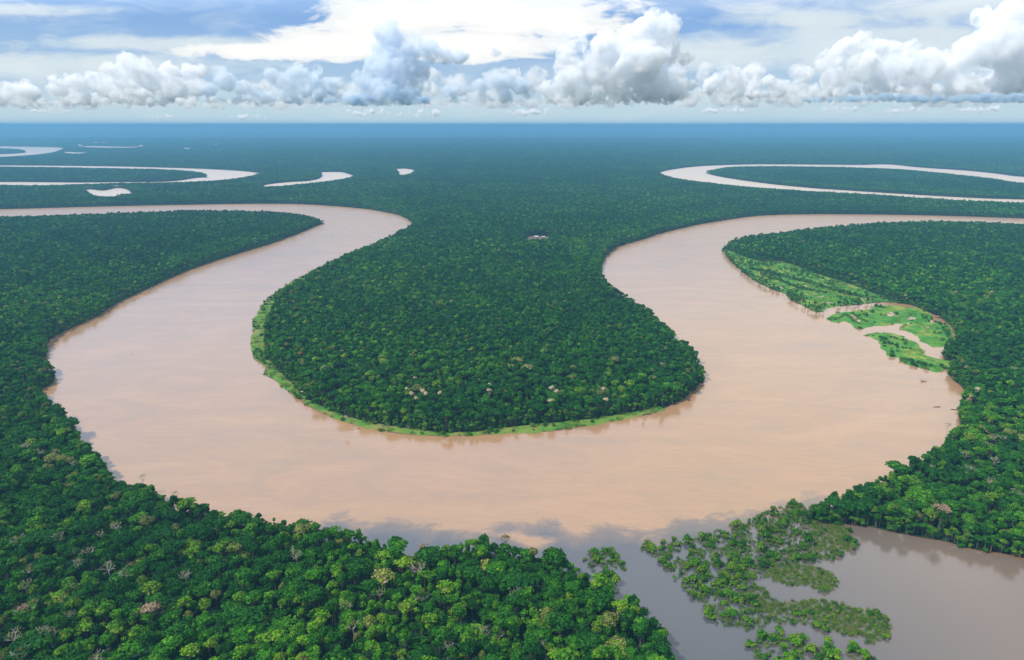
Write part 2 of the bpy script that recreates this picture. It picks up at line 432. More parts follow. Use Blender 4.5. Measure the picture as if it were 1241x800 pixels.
MEADOW['isle_up'] = pxpoly(zz(860, 280, .2578, [(550,410),(570,425),(600,434),(640,425),(665,440),(690,462),(740,455),(780,450),(830,445),(880,435),(920,440),(890,460),(950,480),(1000,520),(1050,550),(1110,545),(1140,510),(1140,470),(1110,440),(1060,425),(1040,390),(990,365),(930,358),(860,350),(790,350),(740,370),(660,380),(600,385)]))
MEADOW['isle_low'] = pxpoly(zz(860, 280, .2578, [(725,490),(770,478),(840,480),(900,490),(930,508),(970,525),(1000,555),(1005,580),(1060,600),(1150,615),(1175,640),(1110,650),(1075,665),(1040,660),(990,645),(930,630),(890,610),(900,598),(850,592),(810,555),(800,525),(770,503)]))
CLEAR = np.array([P(x, y, z) for x, y, z in [(639,286.8,0),(652,286.2,0),(664,287.2,0),(668,288.4,6),(664,289.0,15),(655,289.6,15),(642,289.3,15),(638,288.2,8)]])

# ------------------------------------------------------------------ raster of what is forest
GX0, GX1, GY0, GY1, GR = -8192, 8192, 0, 12288, 8
gx = np.arange(GX0, GX1, GR) + GR / 2; gy = np.arange(GY0, GY1, GR) + GR / 2
GXX, GYY = np.meshgrid(gx, gy)
water_r = np.zeros(GXX.shape, bool)
for k, pp in POLY.items(): water_r |= inside(pp, GXX, GYY)
open_r = water_r.copy()
for pp in list(MEADOW.values()) + [CLEAR]: open_r |= inside(pp, GXX, GYY)
near_open = open_r.copy()
for dy_ in (-1, 0, 1):
    for dx_ in (-1, 0, 1): near_open |= np.roll(np.roll(open_r, dy_, 0), dx_, 1)
integ = np.zeros((near_open.shape[0] + 1, near_open.shape[1] + 1), np.int64)
integ[1:, 1:] = near_open.astype(np.int64).cumsum(0).cumsum(1)
def block(x, y, s):
    i0 = int((y - GY0) / GR); j0 = int((x - GX0) / GR); k = int(s / GR)
    i0, i1 = max(0, i0), min(near_open.shape[0], i0 + k); j0, j1 = max(0, j0), min(near_open.shape[1], j0 + k)
    if i1 <= i0 or j1 <= j0: return 0, 1
    return integ[i1, j1] - integ[i0, j1] - integ[i1, j0] + integ[i0, j0], (i1 - i0) * (j1 - j0)

def is_open(X, Y, margin=3.5):
    """exact test at 4 offsets round each point (crown must stand on land)"""
    r = np.zeros(X.shape, bool)
    allp = list(POLY.values()) + list(MEADOW.values()) + [CLEAR]
    for ox, oy in ((0, 0), (margin, 0), (-margin, 0), (0, margin), (0, -margin)):
        for pp in allp: r |= inside(pp, X + ox, Y + oy)
    return r

# ------------------------------------------------------------------ ground, rivers, lakes
def sheet(name, x0, x1, y0, y1, z, m):
    me = mesh_from(name, [(x0, y0, z), (x1, y0, z), (x1, y1, z), (x0, y1, z)], [(0, 1, 2, 3)], [m])
    return me
g = obj('ground', sheet('ground', -110000, 110000, -2000, 150000, -0.5, M_floor)); g['kind'] = 'structure'

# lines where the dark channel water meets the silt-laden river
dark_line = [(380,640),(400,626),(420,626),(435,634),(450,635),(472,631),(490,635),(522,640),(560,646),(590,650),(607,640),(620,636),(635,639),(660,632),(680,638),(695,647),(710,644),(740,640),(767,645),(797,647),(810,637),(825,630),(847,630),(870,629),(890,624),(910,622),(945,614),(985,601),(1000,600)]
DARKP = np.vstack([pxpoly(dark_line), pxpoly([(1200,640),(1600,700),(1500,1100),(400,1100),(200,700)])])
MUDDYP = pxpoly([(604,647),(635,662),(650,667),(671,657),(655,651),(635,647)])
def seg_dist(poly, X, Y, closed=True):
    d = np.full(X.shape, 1e9)
    n = len(poly) if closed else len(poly) - 1
    for i in range(n):
        ax, ay = poly[i]; bx, by = poly[(i + 1) % len(poly)]
        vx, vy = bx - ax, by - ay; L = vx * vx + vy * vy + 1e-9
        t_ = np.clip(((X - ax) * vx + (Y - ay) * vy) / L, 0, 1)
        d = np.minimum(d, np.hypot(X - ax - t_ * vx, Y - ay - t_ * vy))
    return d

rv = POLY['river']
gx_ = np.arange(-260, 620, 9.0); gy_ = np.arange(230, 640, 9.0)
IX, IY = np.meshgrid(gx_, gy_); IX = IX + (np.arange(len(gy_)) % 2)[:, None] * 4.5
ii = inside(rv, IX, IY) & (seg_dist(rv, IX, IY) > 4)
pts = [Vector((float(x), float(y))) for x, y in rv]
nb = len(pts)
pts += [Vector((float(x), float(y))) for x, y in zip(IX[ii], IY[ii])]
cv, ce, cf, _, _, _ = delaunay_2d_cdt(pts, [], [list(range(nb))], 1, 1e-4)
V = np.array([(p.x, p.y) for p in cv])
me = mesh_from('river', [(p[0], p[1], 0.0) for p in V], cf, [M_water])
sd = seg_dist(pxpoly(dark_line), V[:, 0], V[:, 1], False)
ins = inside(DARKP, V[:, 0], V[:, 1])
val = np.where(ins, 0.5 + sd / 60.0, 0.5 - sd / 60.0)
sdm = seg_dist(MUDDYP, V[:, 0], V[:, 1]); im = inside(MUDDYP, V[:, 0], V[:, 1])
val = np.where(im, np.minimum(val, 0.5 - sdm / 20), np.minimum(val, 0.5 + sdm / 20 + 0.05))
at = me.attributes.new('dark', 'FLOAT', 'POINT'); at.data.foreach_set('value', np.clip(val, 0, 1).astype(np.float32))
lag = np.clip((V[:, 0] - 150) / 170 , 0, 1)
at = me.attributes.new('lagoon', 'FLOAT', 'POINT'); at.data.foreach_set('value', lag.astype(np.float32))
o = obj('river', me); o['kind'] = 'structure'

def flat_poly(name, poly, z, m, parent=None):
    tr = tessellate_polygon([[Vector((float(x), float(y), 0)) for x, y in poly]])
    V_ = [(x, y, z) for x, y in poly]
    F_ = []
    for t_ in tr:
        a_, b_, c_ = [poly[i] for i in t_]
        cr = (b_[0] - a_[0]) * (c_[1] - a_[1]) - (b_[1] - a_[1]) * (c_[0] - a_[0])
        F_.append(t_ if cr > 0 else t_[::-1])
    return obj(name, mesh_from(name, V_, F_, [m]), parent)
for k, nm in (('riverA', 'far_river'), ('riverB', 'far_river'), ('riverE', 'far_river'), ('lakeA', 'lake'), ('chanC', 'oxbow_lake'), ('pondD', 'pond'), ('stripF', 'pond'), ('stripG', 'pond')):
    o = flat_poly(nm, POLY[k], 0.0, M_lake); o['kind'] = 'structure'

# muddy banks along the main river: a low ridge just outside the waterline
def bank_strip(poly, name, m, width=1.5, h=0.3):
    n = len(poly)
    nx = np.roll(poly, -1, 0) - np.roll(poly, 1, 0)
    nx /= (np.linalg.norm(nx, axis=1)[:, None] + 1e-9)
    area = 0.5 * np.sum(poly[:, 0] * np.roll(poly[:, 1], -1) - np.roll(poly[:, 0], -1) * poly[:, 1])
    out = np.stack([nx[:, 1], -nx[:, 0]], 1) * (1 if area > 0 else -1)
    V_, F_ = [], []
    for i in range(n):
        wn = 1 + 0.8 * mnoise.noise(Vector((poly[i][0] * 0.01, poly[i][1] * 0.01, 9)))
        for off, z in ((-0.8, -0.25), (0.5, 0.25), (width * 0.5 * wn, h * wn), (width * wn, h * 0.7), (width * 2 * wn, -0.45)):
            V_.append((poly[i][0] + out[i][0] * off, poly[i][1] + out[i][1] * off, z))
    for i in range(n):
        j = (i + 1) % n
        for k in range(4):
            F_.append((i * 5 + k, j * 5 + k, j * 5 + k + 1, i * 5 + k + 1))
    return obj(name, mesh_from(name, V_, F_, [m], smooth=True))
o = bank_strip(rv, 'river_bank', M_mud); o['kind'] = 'structure'

# meadow sheets with a rough raised surface
def meadow(name, poly, z, grid=5.0, hump=0.5, m_=None):
    x0, y0 = poly.min(0); x1, y1 = poly.max(0)
    # resample the outline finely and make it ragged
    out = []
    for i in range(len(poly)):
        a_, b_ = poly[i], poly[(i + 1) % len(poly)]
        k = max(1, int(np.linalg.norm(b_ - a_) // 5))
        for j in range(k):
            q = a_ + (b_ - a_) * j / k
            nv = mnoise.noise_vector(Vector((q[0] * 0.09, q[1] * 0.09, 1.1))); nv2 = mnoise.noise_vector(Vector((q[0] * 0.3, q[1] * 0.3, 4.1)))
            out.append(q + np.array((nv[0], nv[1])) * 4.0 + np.array((nv2[0], nv2[1])) * 1.6)
    out = np.array(out)
    X, Y = np.meshgrid(np.arange(x0, x1, grid), np.arange(y0, y1, grid))
    X = X + rng.uniform(-1, 1, X.shape); Y = Y + rng.uniform(-1, 1, X.shape)
    k = inside(out, X, Y) & (seg_dist(out, X, Y) > 1.5)
    pts = [Vector((float(x), float(y))) for x, y in out]
    pts += [Vector((float(x), float(y))) for x, y in zip(X[k], Y[k])]
    v_, e_, f_, _, _, _ = delaunay_2d_cdt(pts, [], [list(range(len(out)))], 1, 1e-4)
    VX = np.array([(p.x, p.y) for p in v_])
    d = seg_dist(out, VX[:, 0], VX[:, 1])
    Z = z + np.minimum(d, 4) / 4 * hump + np.where(d > 1, rng.uniform(0, 0.35, len(VX)), 0)
    return obj(name, mesh_from(name, np.column_stack([VX, Z]), f_, [m_ or M_grass], smooth=True))
for k, nm in (('fringe', 'grassy_river_bank'), ('strip', 'marsh_meadow'), ('isle_up', 'marsh_meadow'), ('isle_low', 'marsh_meadow')):
    o = meadow(nm, MEADOW[k], 0.12, m_=M_fringe if k == 'fringe' else M_grass)
    o['kind'] = 'structure'
# pools lying in the marsh
V_, F_ = [], []
for (zx, zy, rx, ry) in [(850,395,22,13),(680,405,22,10),(700,425,10,6),(950,415,24,8),(935,438,10,4),(1050,428,20,9),(1070,405,16,5),(1025,455,10,4),(920,365,12,4),(860,508,9,5),(335,268,16,6),(450,262,22,5),(440,328,18,5),(520,312,16,4),(560,340,18,4),(630,298,14,3),(730,325,20,5),(760,318,14,3),(485,305,12,3)]:
    c = P(860 + zx * .2578, 280 + zy * .2578)
    ex = P(860 + (zx + rx) * .2578, 280 + zy * .2578) - c; ey = P(860 + zx * .2578, 280 + (zy - ry) * .2578) - c
    i0 = len(V_); n = 22
    for j in range(n):
        a_ = j / n * math.tau; r_ = 0.8 + 0.5 * mnoise.noise(Vector((math.cos(a_) * 1.5 + zx, math.sin(a_) * 1.5 + zy, 0)))
        q = c + (ex * math.cos(a_) + ey * math.sin(a_)) * r_
        V_.append((q[0], q[1], 1.05))
    F_.append(tuple(range(i0, i0 + n)))
o = obj('marsh_pools', mesh_from('marsh_pools', V_, F_, [M_water])); o['kind'] = 'structure'
o = flat_poly('clearing', CLEAR, 0.3, M_clear); o['kind'] = 'structure'

# ------------------------------------------------------------------ tree shapes
def crown_arrays(rs, rad=4.0, hgt=5.0, nq=260, size=1.0, lobes=7, tint=0.3, core=True, shape='dome', spread=0.10):
    """leaf clumps on the surfaces of several lobes; z=0 is the crown's middle"""
    L = []
    for i in range(lobes):
        a_ = rs.uniform(0, math.tau); r_ = rad * math.sqrt(rs.uniform(0, 1)) * 0.62
        if shape == 'flat': zc_ = rs.uniform(-0.1, 0.25) * hgt
        elif shape == 'tall': zc_ = rs.uniform(-0.55, 0.6) * hgt; r_ *= 0.6
        else: zc_ = (0.35 - (r_ / rad) * 0.6) * hgt * rs.uniform(0.6, 1.3)
        lr = rad * rs.uniform(0.22, 0.56)
        L.append((r_ * math.cos(a_), r_ * math.sin(a_), zc_, lr, lr * rs.uniform(0.65, 0.95) * (0.6 if shape == 'flat' else 1)))
    L = np.array(L)
    lt = rs.normal(0, spread * 0.5, lobes)
    w_ = L[:, 3] ** 2; w_ /= w_.sum()
    li = rs.choice(lobes, nq, p=w_)
    d = rs.normal(size=(nq, 3)); d[:, 2] = np.abs(d[:, 2]) * 1.1 - 0.35
    d /= np.linalg.norm(d, axis=1)[:, None]
    rr = rs.uniform(0.78, 1.22, nq)
    Cc = L[li]
    pos_ = np.stack([Cc[:, 0] + d[:, 0] * Cc[:, 3] * rr, Cc[:, 1] + d[:, 1] * Cc[:, 3] * rr, Cc[:, 2] + d[:, 2] * Cc[:, 4] * rr], 1)
    nrm = d + rs.normal(0, 0.6, (nq, 3)); nrm /= np.linalg.norm(nrm, axis=1)[:, None]
    ref = rs.normal(size=(nq, 3)); u = np.cross(nrm, ref); u /= np.linalg.norm(u, axis=1)[:, None]; v = np.cross(nrm, u)
    s = size * rs.uniform(0.6, 1.3, nq)[:, None]
    q = np.stack([pos_ - u * s - v * s * 0.7, pos_ + u * s - v * s * 0.6, pos_ + u * s * 0.8 + v * s * 0.75, pos_ - u * s * 0.9 + v * s * 0.65], 1)
    Vv = q.reshape(-1, 3); Ff = np.arange(nq * 4).reshape(-1, 4)
    Tt = tint + lt[li] + rs.normal(0, spread * 0.8, nq)
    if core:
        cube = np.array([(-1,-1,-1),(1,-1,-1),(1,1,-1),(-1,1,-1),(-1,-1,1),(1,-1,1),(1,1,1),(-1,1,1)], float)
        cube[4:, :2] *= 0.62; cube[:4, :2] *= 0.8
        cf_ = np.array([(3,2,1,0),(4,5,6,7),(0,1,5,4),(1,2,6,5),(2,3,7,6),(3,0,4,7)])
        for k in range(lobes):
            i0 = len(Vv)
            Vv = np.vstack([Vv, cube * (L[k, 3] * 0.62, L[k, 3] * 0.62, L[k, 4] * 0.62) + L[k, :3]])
            Ff = np.vstack([Ff, cf_ + i0]); Tt = np.concatenate([Tt, np.full(6, tint - 0.06)])  # lobe cores tinted darker, to paint shade into the crown gaps
    return Vv, Ff, np.clip(Tt, 0, 1)

def pick_tint(rs, n=None):
    """share of crown colours in the forest"""
    def one():
        r_ = rs.uniform()
        if r_ < 0.34: return rs.uniform(0.08, 0.24)
        if r_ < 0.72: return rs.uniform(0.26, 0.44)
        if r_ < 0.90: return rs.uniform(0.46, 0.64)
        if r_ < 0.955: return rs.uniform(0.66, 0.74)
        if r_ < 0.99: return rs.uniform(0.78, 0.84)
        return rs.uniform(0.90, 0.98)
    return one() if n is None else np.array([one() for _ in range(n)])

def tube(p0, p1, r0, r1, n=6):
    p0, p1 = np.array(p0, float), np.array(p1, float)
    d = p1 - p0; d /= np.linalg.norm(d) + 1e-9
    ref = np.array((0, 0, 1.0)) if abs(d[2]) < 0.9 else np.array((1.0, 0, 0))
    u = np.cross(d, ref); u /= np.linalg.norm(u); v = np.cross(d, u)
    a_ = np.arange(n) / n * math.tau
    ring = np.cos(a_)[:, None] * u + np.sin(a_)[:, None] * v
    V_ = np.vstack([p0 + ring * r0, p1 + ring * r1])
    F_ = np.array([(i, (i + 1) % n, n + (i + 1) % n, n + i) for i in range(n)])
    return V_, F_

def merge(parts):
    V_, F_, k = [], [], 0
    for v, f in parts:
        V_.append(v); F_.append(f + k); k += len(v)
    return np.vstack(V_), np.vstack(F_)

def branches(rs, base, d, length, r, depth, out, spread=0.75):
    end = np.array(base) + np.array(d) * length
    out.append(tube(base, end, r, r * 0.68, 5))
    if depth == 0: return
    for k in range(rs.integers(2, 4)):
        nd = np.array(d) + rs.normal(0, spread, 3); nd[2] = abs(nd[2]) * 0.7 + 0.25
        nd /= np.linalg.norm(nd)
        branches(rs, end, nd, length * rs.uniform(0.55, 0.8), r * 0.62, depth - 1, out, spread)

def trunk_arrays(rs, height, r, limbs=5):
    out = [tube((0, 0, -0.6), (0, 0, height * 0.5), r, r * 0.75, 7), tube((0, 0, height * 0.5), (0.1, 0.1, height * 0.95), r * 0.75, r * 0.3, 7)]
    for k in range(limbs):
        a_ = rs.uniform(0, math.tau); z0 = height * rs.uniform(0.5, 0.8)
        out.append(tube((0, 0, z0), (math.cos(a_) * height * 0.18, math.sin(a_) * height * 0.18, z0 + height * 0.2), r * 0.4, r * 0.15, 5))
    return merge(out)

# near prototypes: (kind name, tint range, shape)
KINDS = [('dark green', 0.14, 'dome'), ('dark green', 0.20, 'dome'), ('deep green', 0.27, 'dome'), ('deep green', 0.33, 'dome'),
         ('mid green', 0.38, 'dome'), ('mid green', 0.43, 'tall'), ('bright green', 0.52, 'dome'), ('bright green', 0.58, 'dome'),
         ('yellow green', 0.69, 'dome'), ('olive', 0.79, 'dome'), ('dark green', 0.17, 'flat'), ('mid green', 0.36, 'flat'),
         ('pale greyish', 0.90, 'dome'), ('deep green', 0.30, 'tall'), ('mid green', 0.41, 'dome'), ('bright green', 0.49, 'tall')]
KW = np.array([1.5, 1.7, 1.6, 1.6, 1.6, 1.0, 1.1, 0.9, 0.6, 0.5, 0.8, 0.8, 0.04, 1.0, 1.3, 0.7]); KW /= KW.sum()
CROWN, TRUNK = [], []
for i, (kn, tt, sh) in enumerate(KINDS):
    rs = np.random.default_rng(100 + i)
    rad = {'dome': 4.4, 'flat': 6.2, 'tall': 3.3}[sh]; hg = {'dome': 7.5, 'flat': 4.5, 'tall': 9.5}[sh]
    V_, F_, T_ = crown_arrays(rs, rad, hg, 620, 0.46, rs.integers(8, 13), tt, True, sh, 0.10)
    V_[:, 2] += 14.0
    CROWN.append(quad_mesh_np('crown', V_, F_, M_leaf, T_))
    v_, f_ = trunk_arrays(rs, 13.5, 0.38)
    TRUNK.append(quad_mesh_np('trunk', v_, f_, M_bark, np.zeros(len(f_))))

LIB = bpy.data.collections.new('forest_library')      # not linked to the scene: only the stuff objects instance it
LIBN = []
def lib(me_list):
    """store one or several meshes as one library object; returns its index"""
    i = len(LIBN)
    if len(me_list) == 1: me = me_list[0]
    else:
        bm = bmesh.new()
        for k, m_ in enumerate(me_list):
            n0 = len(bm.faces); bm.from_mesh(m_); bm.faces.ensure_lookup_table()
            for f in bm.faces[n0:]: f.material_index = k
        me = bpy.data.meshes.new('lib'); bm.to_mesh(me); bm.free()
        for m_ in me_list: me.materials.append(m_.materials[0])
    o = bpy.data.objects.new('lib_%03d' % i, me); LIB.objects.link(o); LIBN.append(o)
    return i
I_NEAR = [lib([CROWN[i], TRUNK[i]]) for i in range(len(KINDS))]
# mid distance single crowns
I_MID = []
for i in range(14):
    rs = np.random.default_rng(300 + i)
    V_, F_, T_ = crown_arrays(rs, rs.uniform(3.6, 5.2), 6.0, 150, 0.85, 6, pick_tint(rs), True, 'dome', 0.07)
    V_[:, 2] += 14.0
    tv, tf = tube((0, 0, -0.6), (0, 0, 12), 0.4, 0.25, 4)
    F_ = np.vstack([F_, tf + len(V_)]); V_ = np.vstack([V_, tv]); T_ = np.concatenate([T_, np.full(len(tf), 0.80)])
    I_MID.append(lib([quad_mesh_np('midcrown', V_, F_, M_leaf, T_)]))
# canopy tiles
def tile(size, sp, nq, qs, core, seed):
    rs = np.random.default_rng(seed)
    n = max(1, int(round(size / sp)))
    st = size / n
    cx, cy = np.meshgrid((np.arange(n) + 0.5) * st - size / 2, (np.arange(n) + 0.5) * st - size / 2)
    cx = (cx + rs.uniform(-0.42, 0.42, cx.shape) * st).ravel(); cy = (cy + rs.uniform(-0.42, 0.42, cy.shape) * st).ravel()
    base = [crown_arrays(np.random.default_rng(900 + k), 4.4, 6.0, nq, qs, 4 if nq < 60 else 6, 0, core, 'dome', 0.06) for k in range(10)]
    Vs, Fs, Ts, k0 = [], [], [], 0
    tints = pick_tint(rs, len(cx)); tints = np.where((tints > 0.45) & (rs.uniform(size=len(cx)) < 0.45), tints - 0.22, tints) * (0.72 if size >= 512 else 0.86 if size >= 128 else 0.95)  # farther tiles painted darker, for the dark look of distant canopy
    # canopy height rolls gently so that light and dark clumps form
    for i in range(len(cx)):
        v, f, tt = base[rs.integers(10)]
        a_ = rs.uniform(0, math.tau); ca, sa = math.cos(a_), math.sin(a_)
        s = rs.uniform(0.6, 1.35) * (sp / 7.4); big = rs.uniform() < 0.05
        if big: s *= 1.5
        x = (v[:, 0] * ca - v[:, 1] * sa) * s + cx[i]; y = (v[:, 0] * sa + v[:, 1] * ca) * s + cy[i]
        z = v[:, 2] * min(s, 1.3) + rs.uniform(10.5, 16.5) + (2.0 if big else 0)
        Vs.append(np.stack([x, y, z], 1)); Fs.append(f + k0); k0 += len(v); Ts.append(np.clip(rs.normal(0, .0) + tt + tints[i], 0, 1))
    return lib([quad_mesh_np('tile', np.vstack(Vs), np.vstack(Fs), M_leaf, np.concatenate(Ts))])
TILE = {32: [tile(32, 7.0, 100, 0.95, True, 1000 + k) for k in range(8)],
        64: [tile(64, 7.0, 70, 1.1, True, 1100 + k) for k in range(7)],
        128: [tile(128, 7.2, 46, 1.35, True, 1200 + k) for k in range(5)],
        256: [tile(256, 8.2, 26, 1.8, True, 1300 + k) for k in range(4)],
        512: [tile(512, 9.0, 12, 2.3, True, 1400 + k) for k in range(3)],
        1024: [tile(1024, 11.5, 8, 3.0, False, 1500 + k) for k in range(2)]}

# ------------------------------------------------------------------ where the forest stands
TANX = 620.5 / FPX
def in_view(x, y, s):
    """cell centre x,y of size s possibly seen (with a margin for a sidestep and for reflections)"""
    if y + s < 190: return False
    return abs(x) - s < (y + s) * 0.80 + 110
inst = []      # x, y, z, rot, sx, sz, index
near_pts = []  # positions for full detail trees
mid_cells = []
NEAR_D = 820.0
def visit(x, y, s):
    cx, cy = x + s / 2, y + s / 2
    if not in_view(cx, cy, s * 0.75): return
    d = math.hypot(max(abs(cx) - s / 2, 0), max(cy - s / 2, 0))
    cnt, tot = block(x, y, s)
    if s > 32 or True:
        if cnt >= tot: return
    lim = {4096: 1e9, 2048: 1e9, 1024: 5200, 512: 3300, 256: 2100, 128: 1450, 64: 1050, 32: NEAR_D}.get(s, 0)
    if s <= 1024 and s >= 32 and cnt == 0 and d > lim:
        inst.append((cx, cy, 0, rng.integers(4) * math.pi / 2, 1, rng.uniform(0.95, 1.08), TILE[s][rng.integers(len(TILE[s]))])); return
    if s > 32 if d < 2600 else s > 64:
        h_ = s / 2
        for ax in (0, h_):
            for ay in (0, h_): visit(x + ax, y + ay, h_)
        return
    (near_pts if d < NEAR_D else mid_cells).append((x, y, s))
for X0 in range(-12288, 12288, 4096):
    for Y0 in range(0, 16384, 4096): visit(X0, Y0, 4096)

def cell_points(cells, sp):
    xs, ys = [], []
    for x, y, s in cells:
        n = int(round(s / sp)); st = s / n
        cx, cy = np.meshgrid(x + (np.arange(n) + 0.5) * st, y + (np.arange(n) + 0.5) * st)
        xs.append((cx + rng.uniform(-0.42, 0.42, cx.shape) * st).ravel()); ys.append((cy + rng.uniform(-0.42, 0.42, cx.shape) * st).ravel())
    xs, ys = np.concatenate(xs), np.concatenate(ys)
    k = ~is_open(xs, ys)
    return xs[k], ys[k]
NX, NY = cell_points(near_pts, 6.1)
MX, MY = cell_points(mid_cells, 7.2)
print('near trees', len(NX), 'mid trees', len(MX), 'tiles', len(inst))
n = len(MX)
for i in range(n):
    s = rng.uniform(0.8, 1.25)
    inst.append((MX[i], MY[i], rng.uniform(-2.0, 1.5), rng.uniform(0, 6.28), s, rng.uniform(0.85, 1.12), I_MID[rng.integers(len(I_MID))]))

# low growth along the shores, so that the forest closes down to the water
def skirt(poly, closed=True, step=2.6, offs=(0.9, 3.5, 7.5)):
    n = len(poly); out = []
    area = 0.5 * np.sum(poly[:, 0] * np.roll(poly[:, 1], -1) - np.roll(poly[:, 0], -1) * poly[:, 1])
    sg = 1 if area > 0 else -1
    for i in range(n if closed else n - 1):
        a_, b_ = poly[i], poly[(i + 1) % n]; L = np.linalg.norm(b_ - a_)
        if L < 1e-6: continue
        mid = (a_ + b_) / 2; dm = math.hypot(*mid)
        if dm > 5200 or abs(mid[0]) > mid[1] * 0.85 + 80 or mid[1] < 200: continue
        st = step * max(1.0, dm / 900)
        d = (b_ - a_) / L; nn = np.array((d[1], -d[0])) * sg
        k = L / st; k = int(k) + (rng.uniform() < k - int(k))
        for j in range(k):
            for of in offs:
                q = a_ + (b_ - a_) * rng.uniform() + nn * (of + rng.uniform(-1.5, 1.5))
                out.append((q[0], q[1]))
    return out
sk = skirt(POLY['river'])
_q = np.array(sk); _bk = pxpoly(bank_part)
sk = [tuple(v) for v in _q[seg_dist(_bk, _q[:, 0], _q[:, 1], False) > 13]]
for k in ('riverA', 'riverE', 'lakeA', 'chanC'): sk += skirt(POLY[k], step=6)
inner = pxpoly([(1075,361),(1063,357),(1050,352),(1035,346),(1015,339),(1000,335),(980,328),(960,320),(940,316),(922,317),(905,312),(890,306),(881,303)])
fl = np.vstack([FR, inner]); fd = np.diff(fl, axis=0); fd[len(FR) - 1] = 0
for i in range(len(fl) - 1):
    L = np.linalg.norm(fd[i]); k = int(L / 1.1)
    for j in range(k):
        q = fl[i] + fd[i] * rng.uniform() + rng.normal(0, 3.0, 2); sk.append((q[0], q[1]))
        q = fl[i] + fd[i] * rng.uniform() + rng.normal(0, 7.0, 2); sk.append((q[0], q[1]))
sk = np.array(sk)
bad = is_open(sk[:, 0], sk[:, 1], 0.0)
sk = sk[~bad]
for x, y in sk:
    d = math.hypot(x, y)
    sz_ = rng.uniform(0.45, 0.7); s = rng.uniform(0.45, 0.85)
    top = rng.uniform(1.0, 11.0)
    idx = I_NEAR[int(rng.choice([2, 3, 4, 5, 6, 7, 8, 13, 14, 15]))] if d < 1300 else I_MID[rng.integers(len(I_MID))]
    inst.append((x, y, top - 14 * sz_, rng.uniform(0, 6.28), s * (1.3 if d > 2000 else 1), sz_, idx))
print('skirt', len(sk))

# near trees: the 300 that show largest become objects, the rest join the forest
dist = np.sqrt(NX**2 + NY**2 + (H - 16)**2)
order = np.argsort(dist)
def frame_px(x, y, z):
    dy_, dz_ = y, z - H
    depth = dy_ * CP - dz_ * SP; up = dy_ * SP + dz_ * CP
    return 620.5 + FPX * x / depth, 400 - FPX * up / depth
near = []
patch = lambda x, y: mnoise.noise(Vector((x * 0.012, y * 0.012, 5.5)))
for i in order:
    x, y = float(NX[i]), float(NY[i])
    pv = patch(x, y); px_, py_ = frame_px(x, y, 14.0)
    k = int(rng.choice(len(KINDS), p=KW))
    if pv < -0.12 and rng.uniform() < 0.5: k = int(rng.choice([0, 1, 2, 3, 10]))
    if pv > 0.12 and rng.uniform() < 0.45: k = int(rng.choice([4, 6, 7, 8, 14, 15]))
    if px_ < 470 and rng.uniform() < 0.16: k = int(rng.choice([9, 14, 10, 8, 8, 11]))
    s = float(np.clip(rng.lognormal(-0.12, 0.36), 0.48, 2.1))
    sz_ = float(rng.uniform(0.68, 1.14) + (s - 1) * 0.20)
    if rng.uniform() < 0.035: s, sz_ = s * 1.25, 1.3
    near.append((x, y, float(rng.uniform(0, 6.28)), s, sz_, k))

def zone_words(px_, py_, x, y):
    col = ['in the lower left corner', 'left of the lower left quarter', 'in the lower left quarter', 'just left of the middle', 'below the middle', 'nearing the dark channel', 'beside the dark channel'][int(min(6, max(0, px_ // 125)))]
    row = 'bottom row' if py_ > 770 else ('second row' if py_ > 735 else 'back row')
    return row + ' ' + col
big, rest = [], []
for r_ in near:
    px_, py_ = frame_px(r_[0], r_[1], 14.0)
    if len(big) < 300 and -6 < px_ < 1247 and 150 < py_ < 806: big.append(r_ + (px_, py_))
    else: rest.append(r_)
crown_shape = {'dome': 'rounded', 'flat': 'broad flat', 'tall': 'narrow upright'}
for (x, y, rz, s, sz_, k, px_, py_) in big:
    o = empty('broadleaf_tree', (x, y, -0.4), rz, (s, s, sz_))
    kn, _, sh = KINDS[k]
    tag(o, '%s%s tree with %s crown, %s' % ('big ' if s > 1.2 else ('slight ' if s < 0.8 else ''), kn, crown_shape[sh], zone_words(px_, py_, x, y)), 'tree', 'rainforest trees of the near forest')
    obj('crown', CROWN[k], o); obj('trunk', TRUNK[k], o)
for (x, y, rz, s, sz_, k) in rest:
    inst.append((x, y, -0.4, rz, s, sz_, I_NEAR[k]))

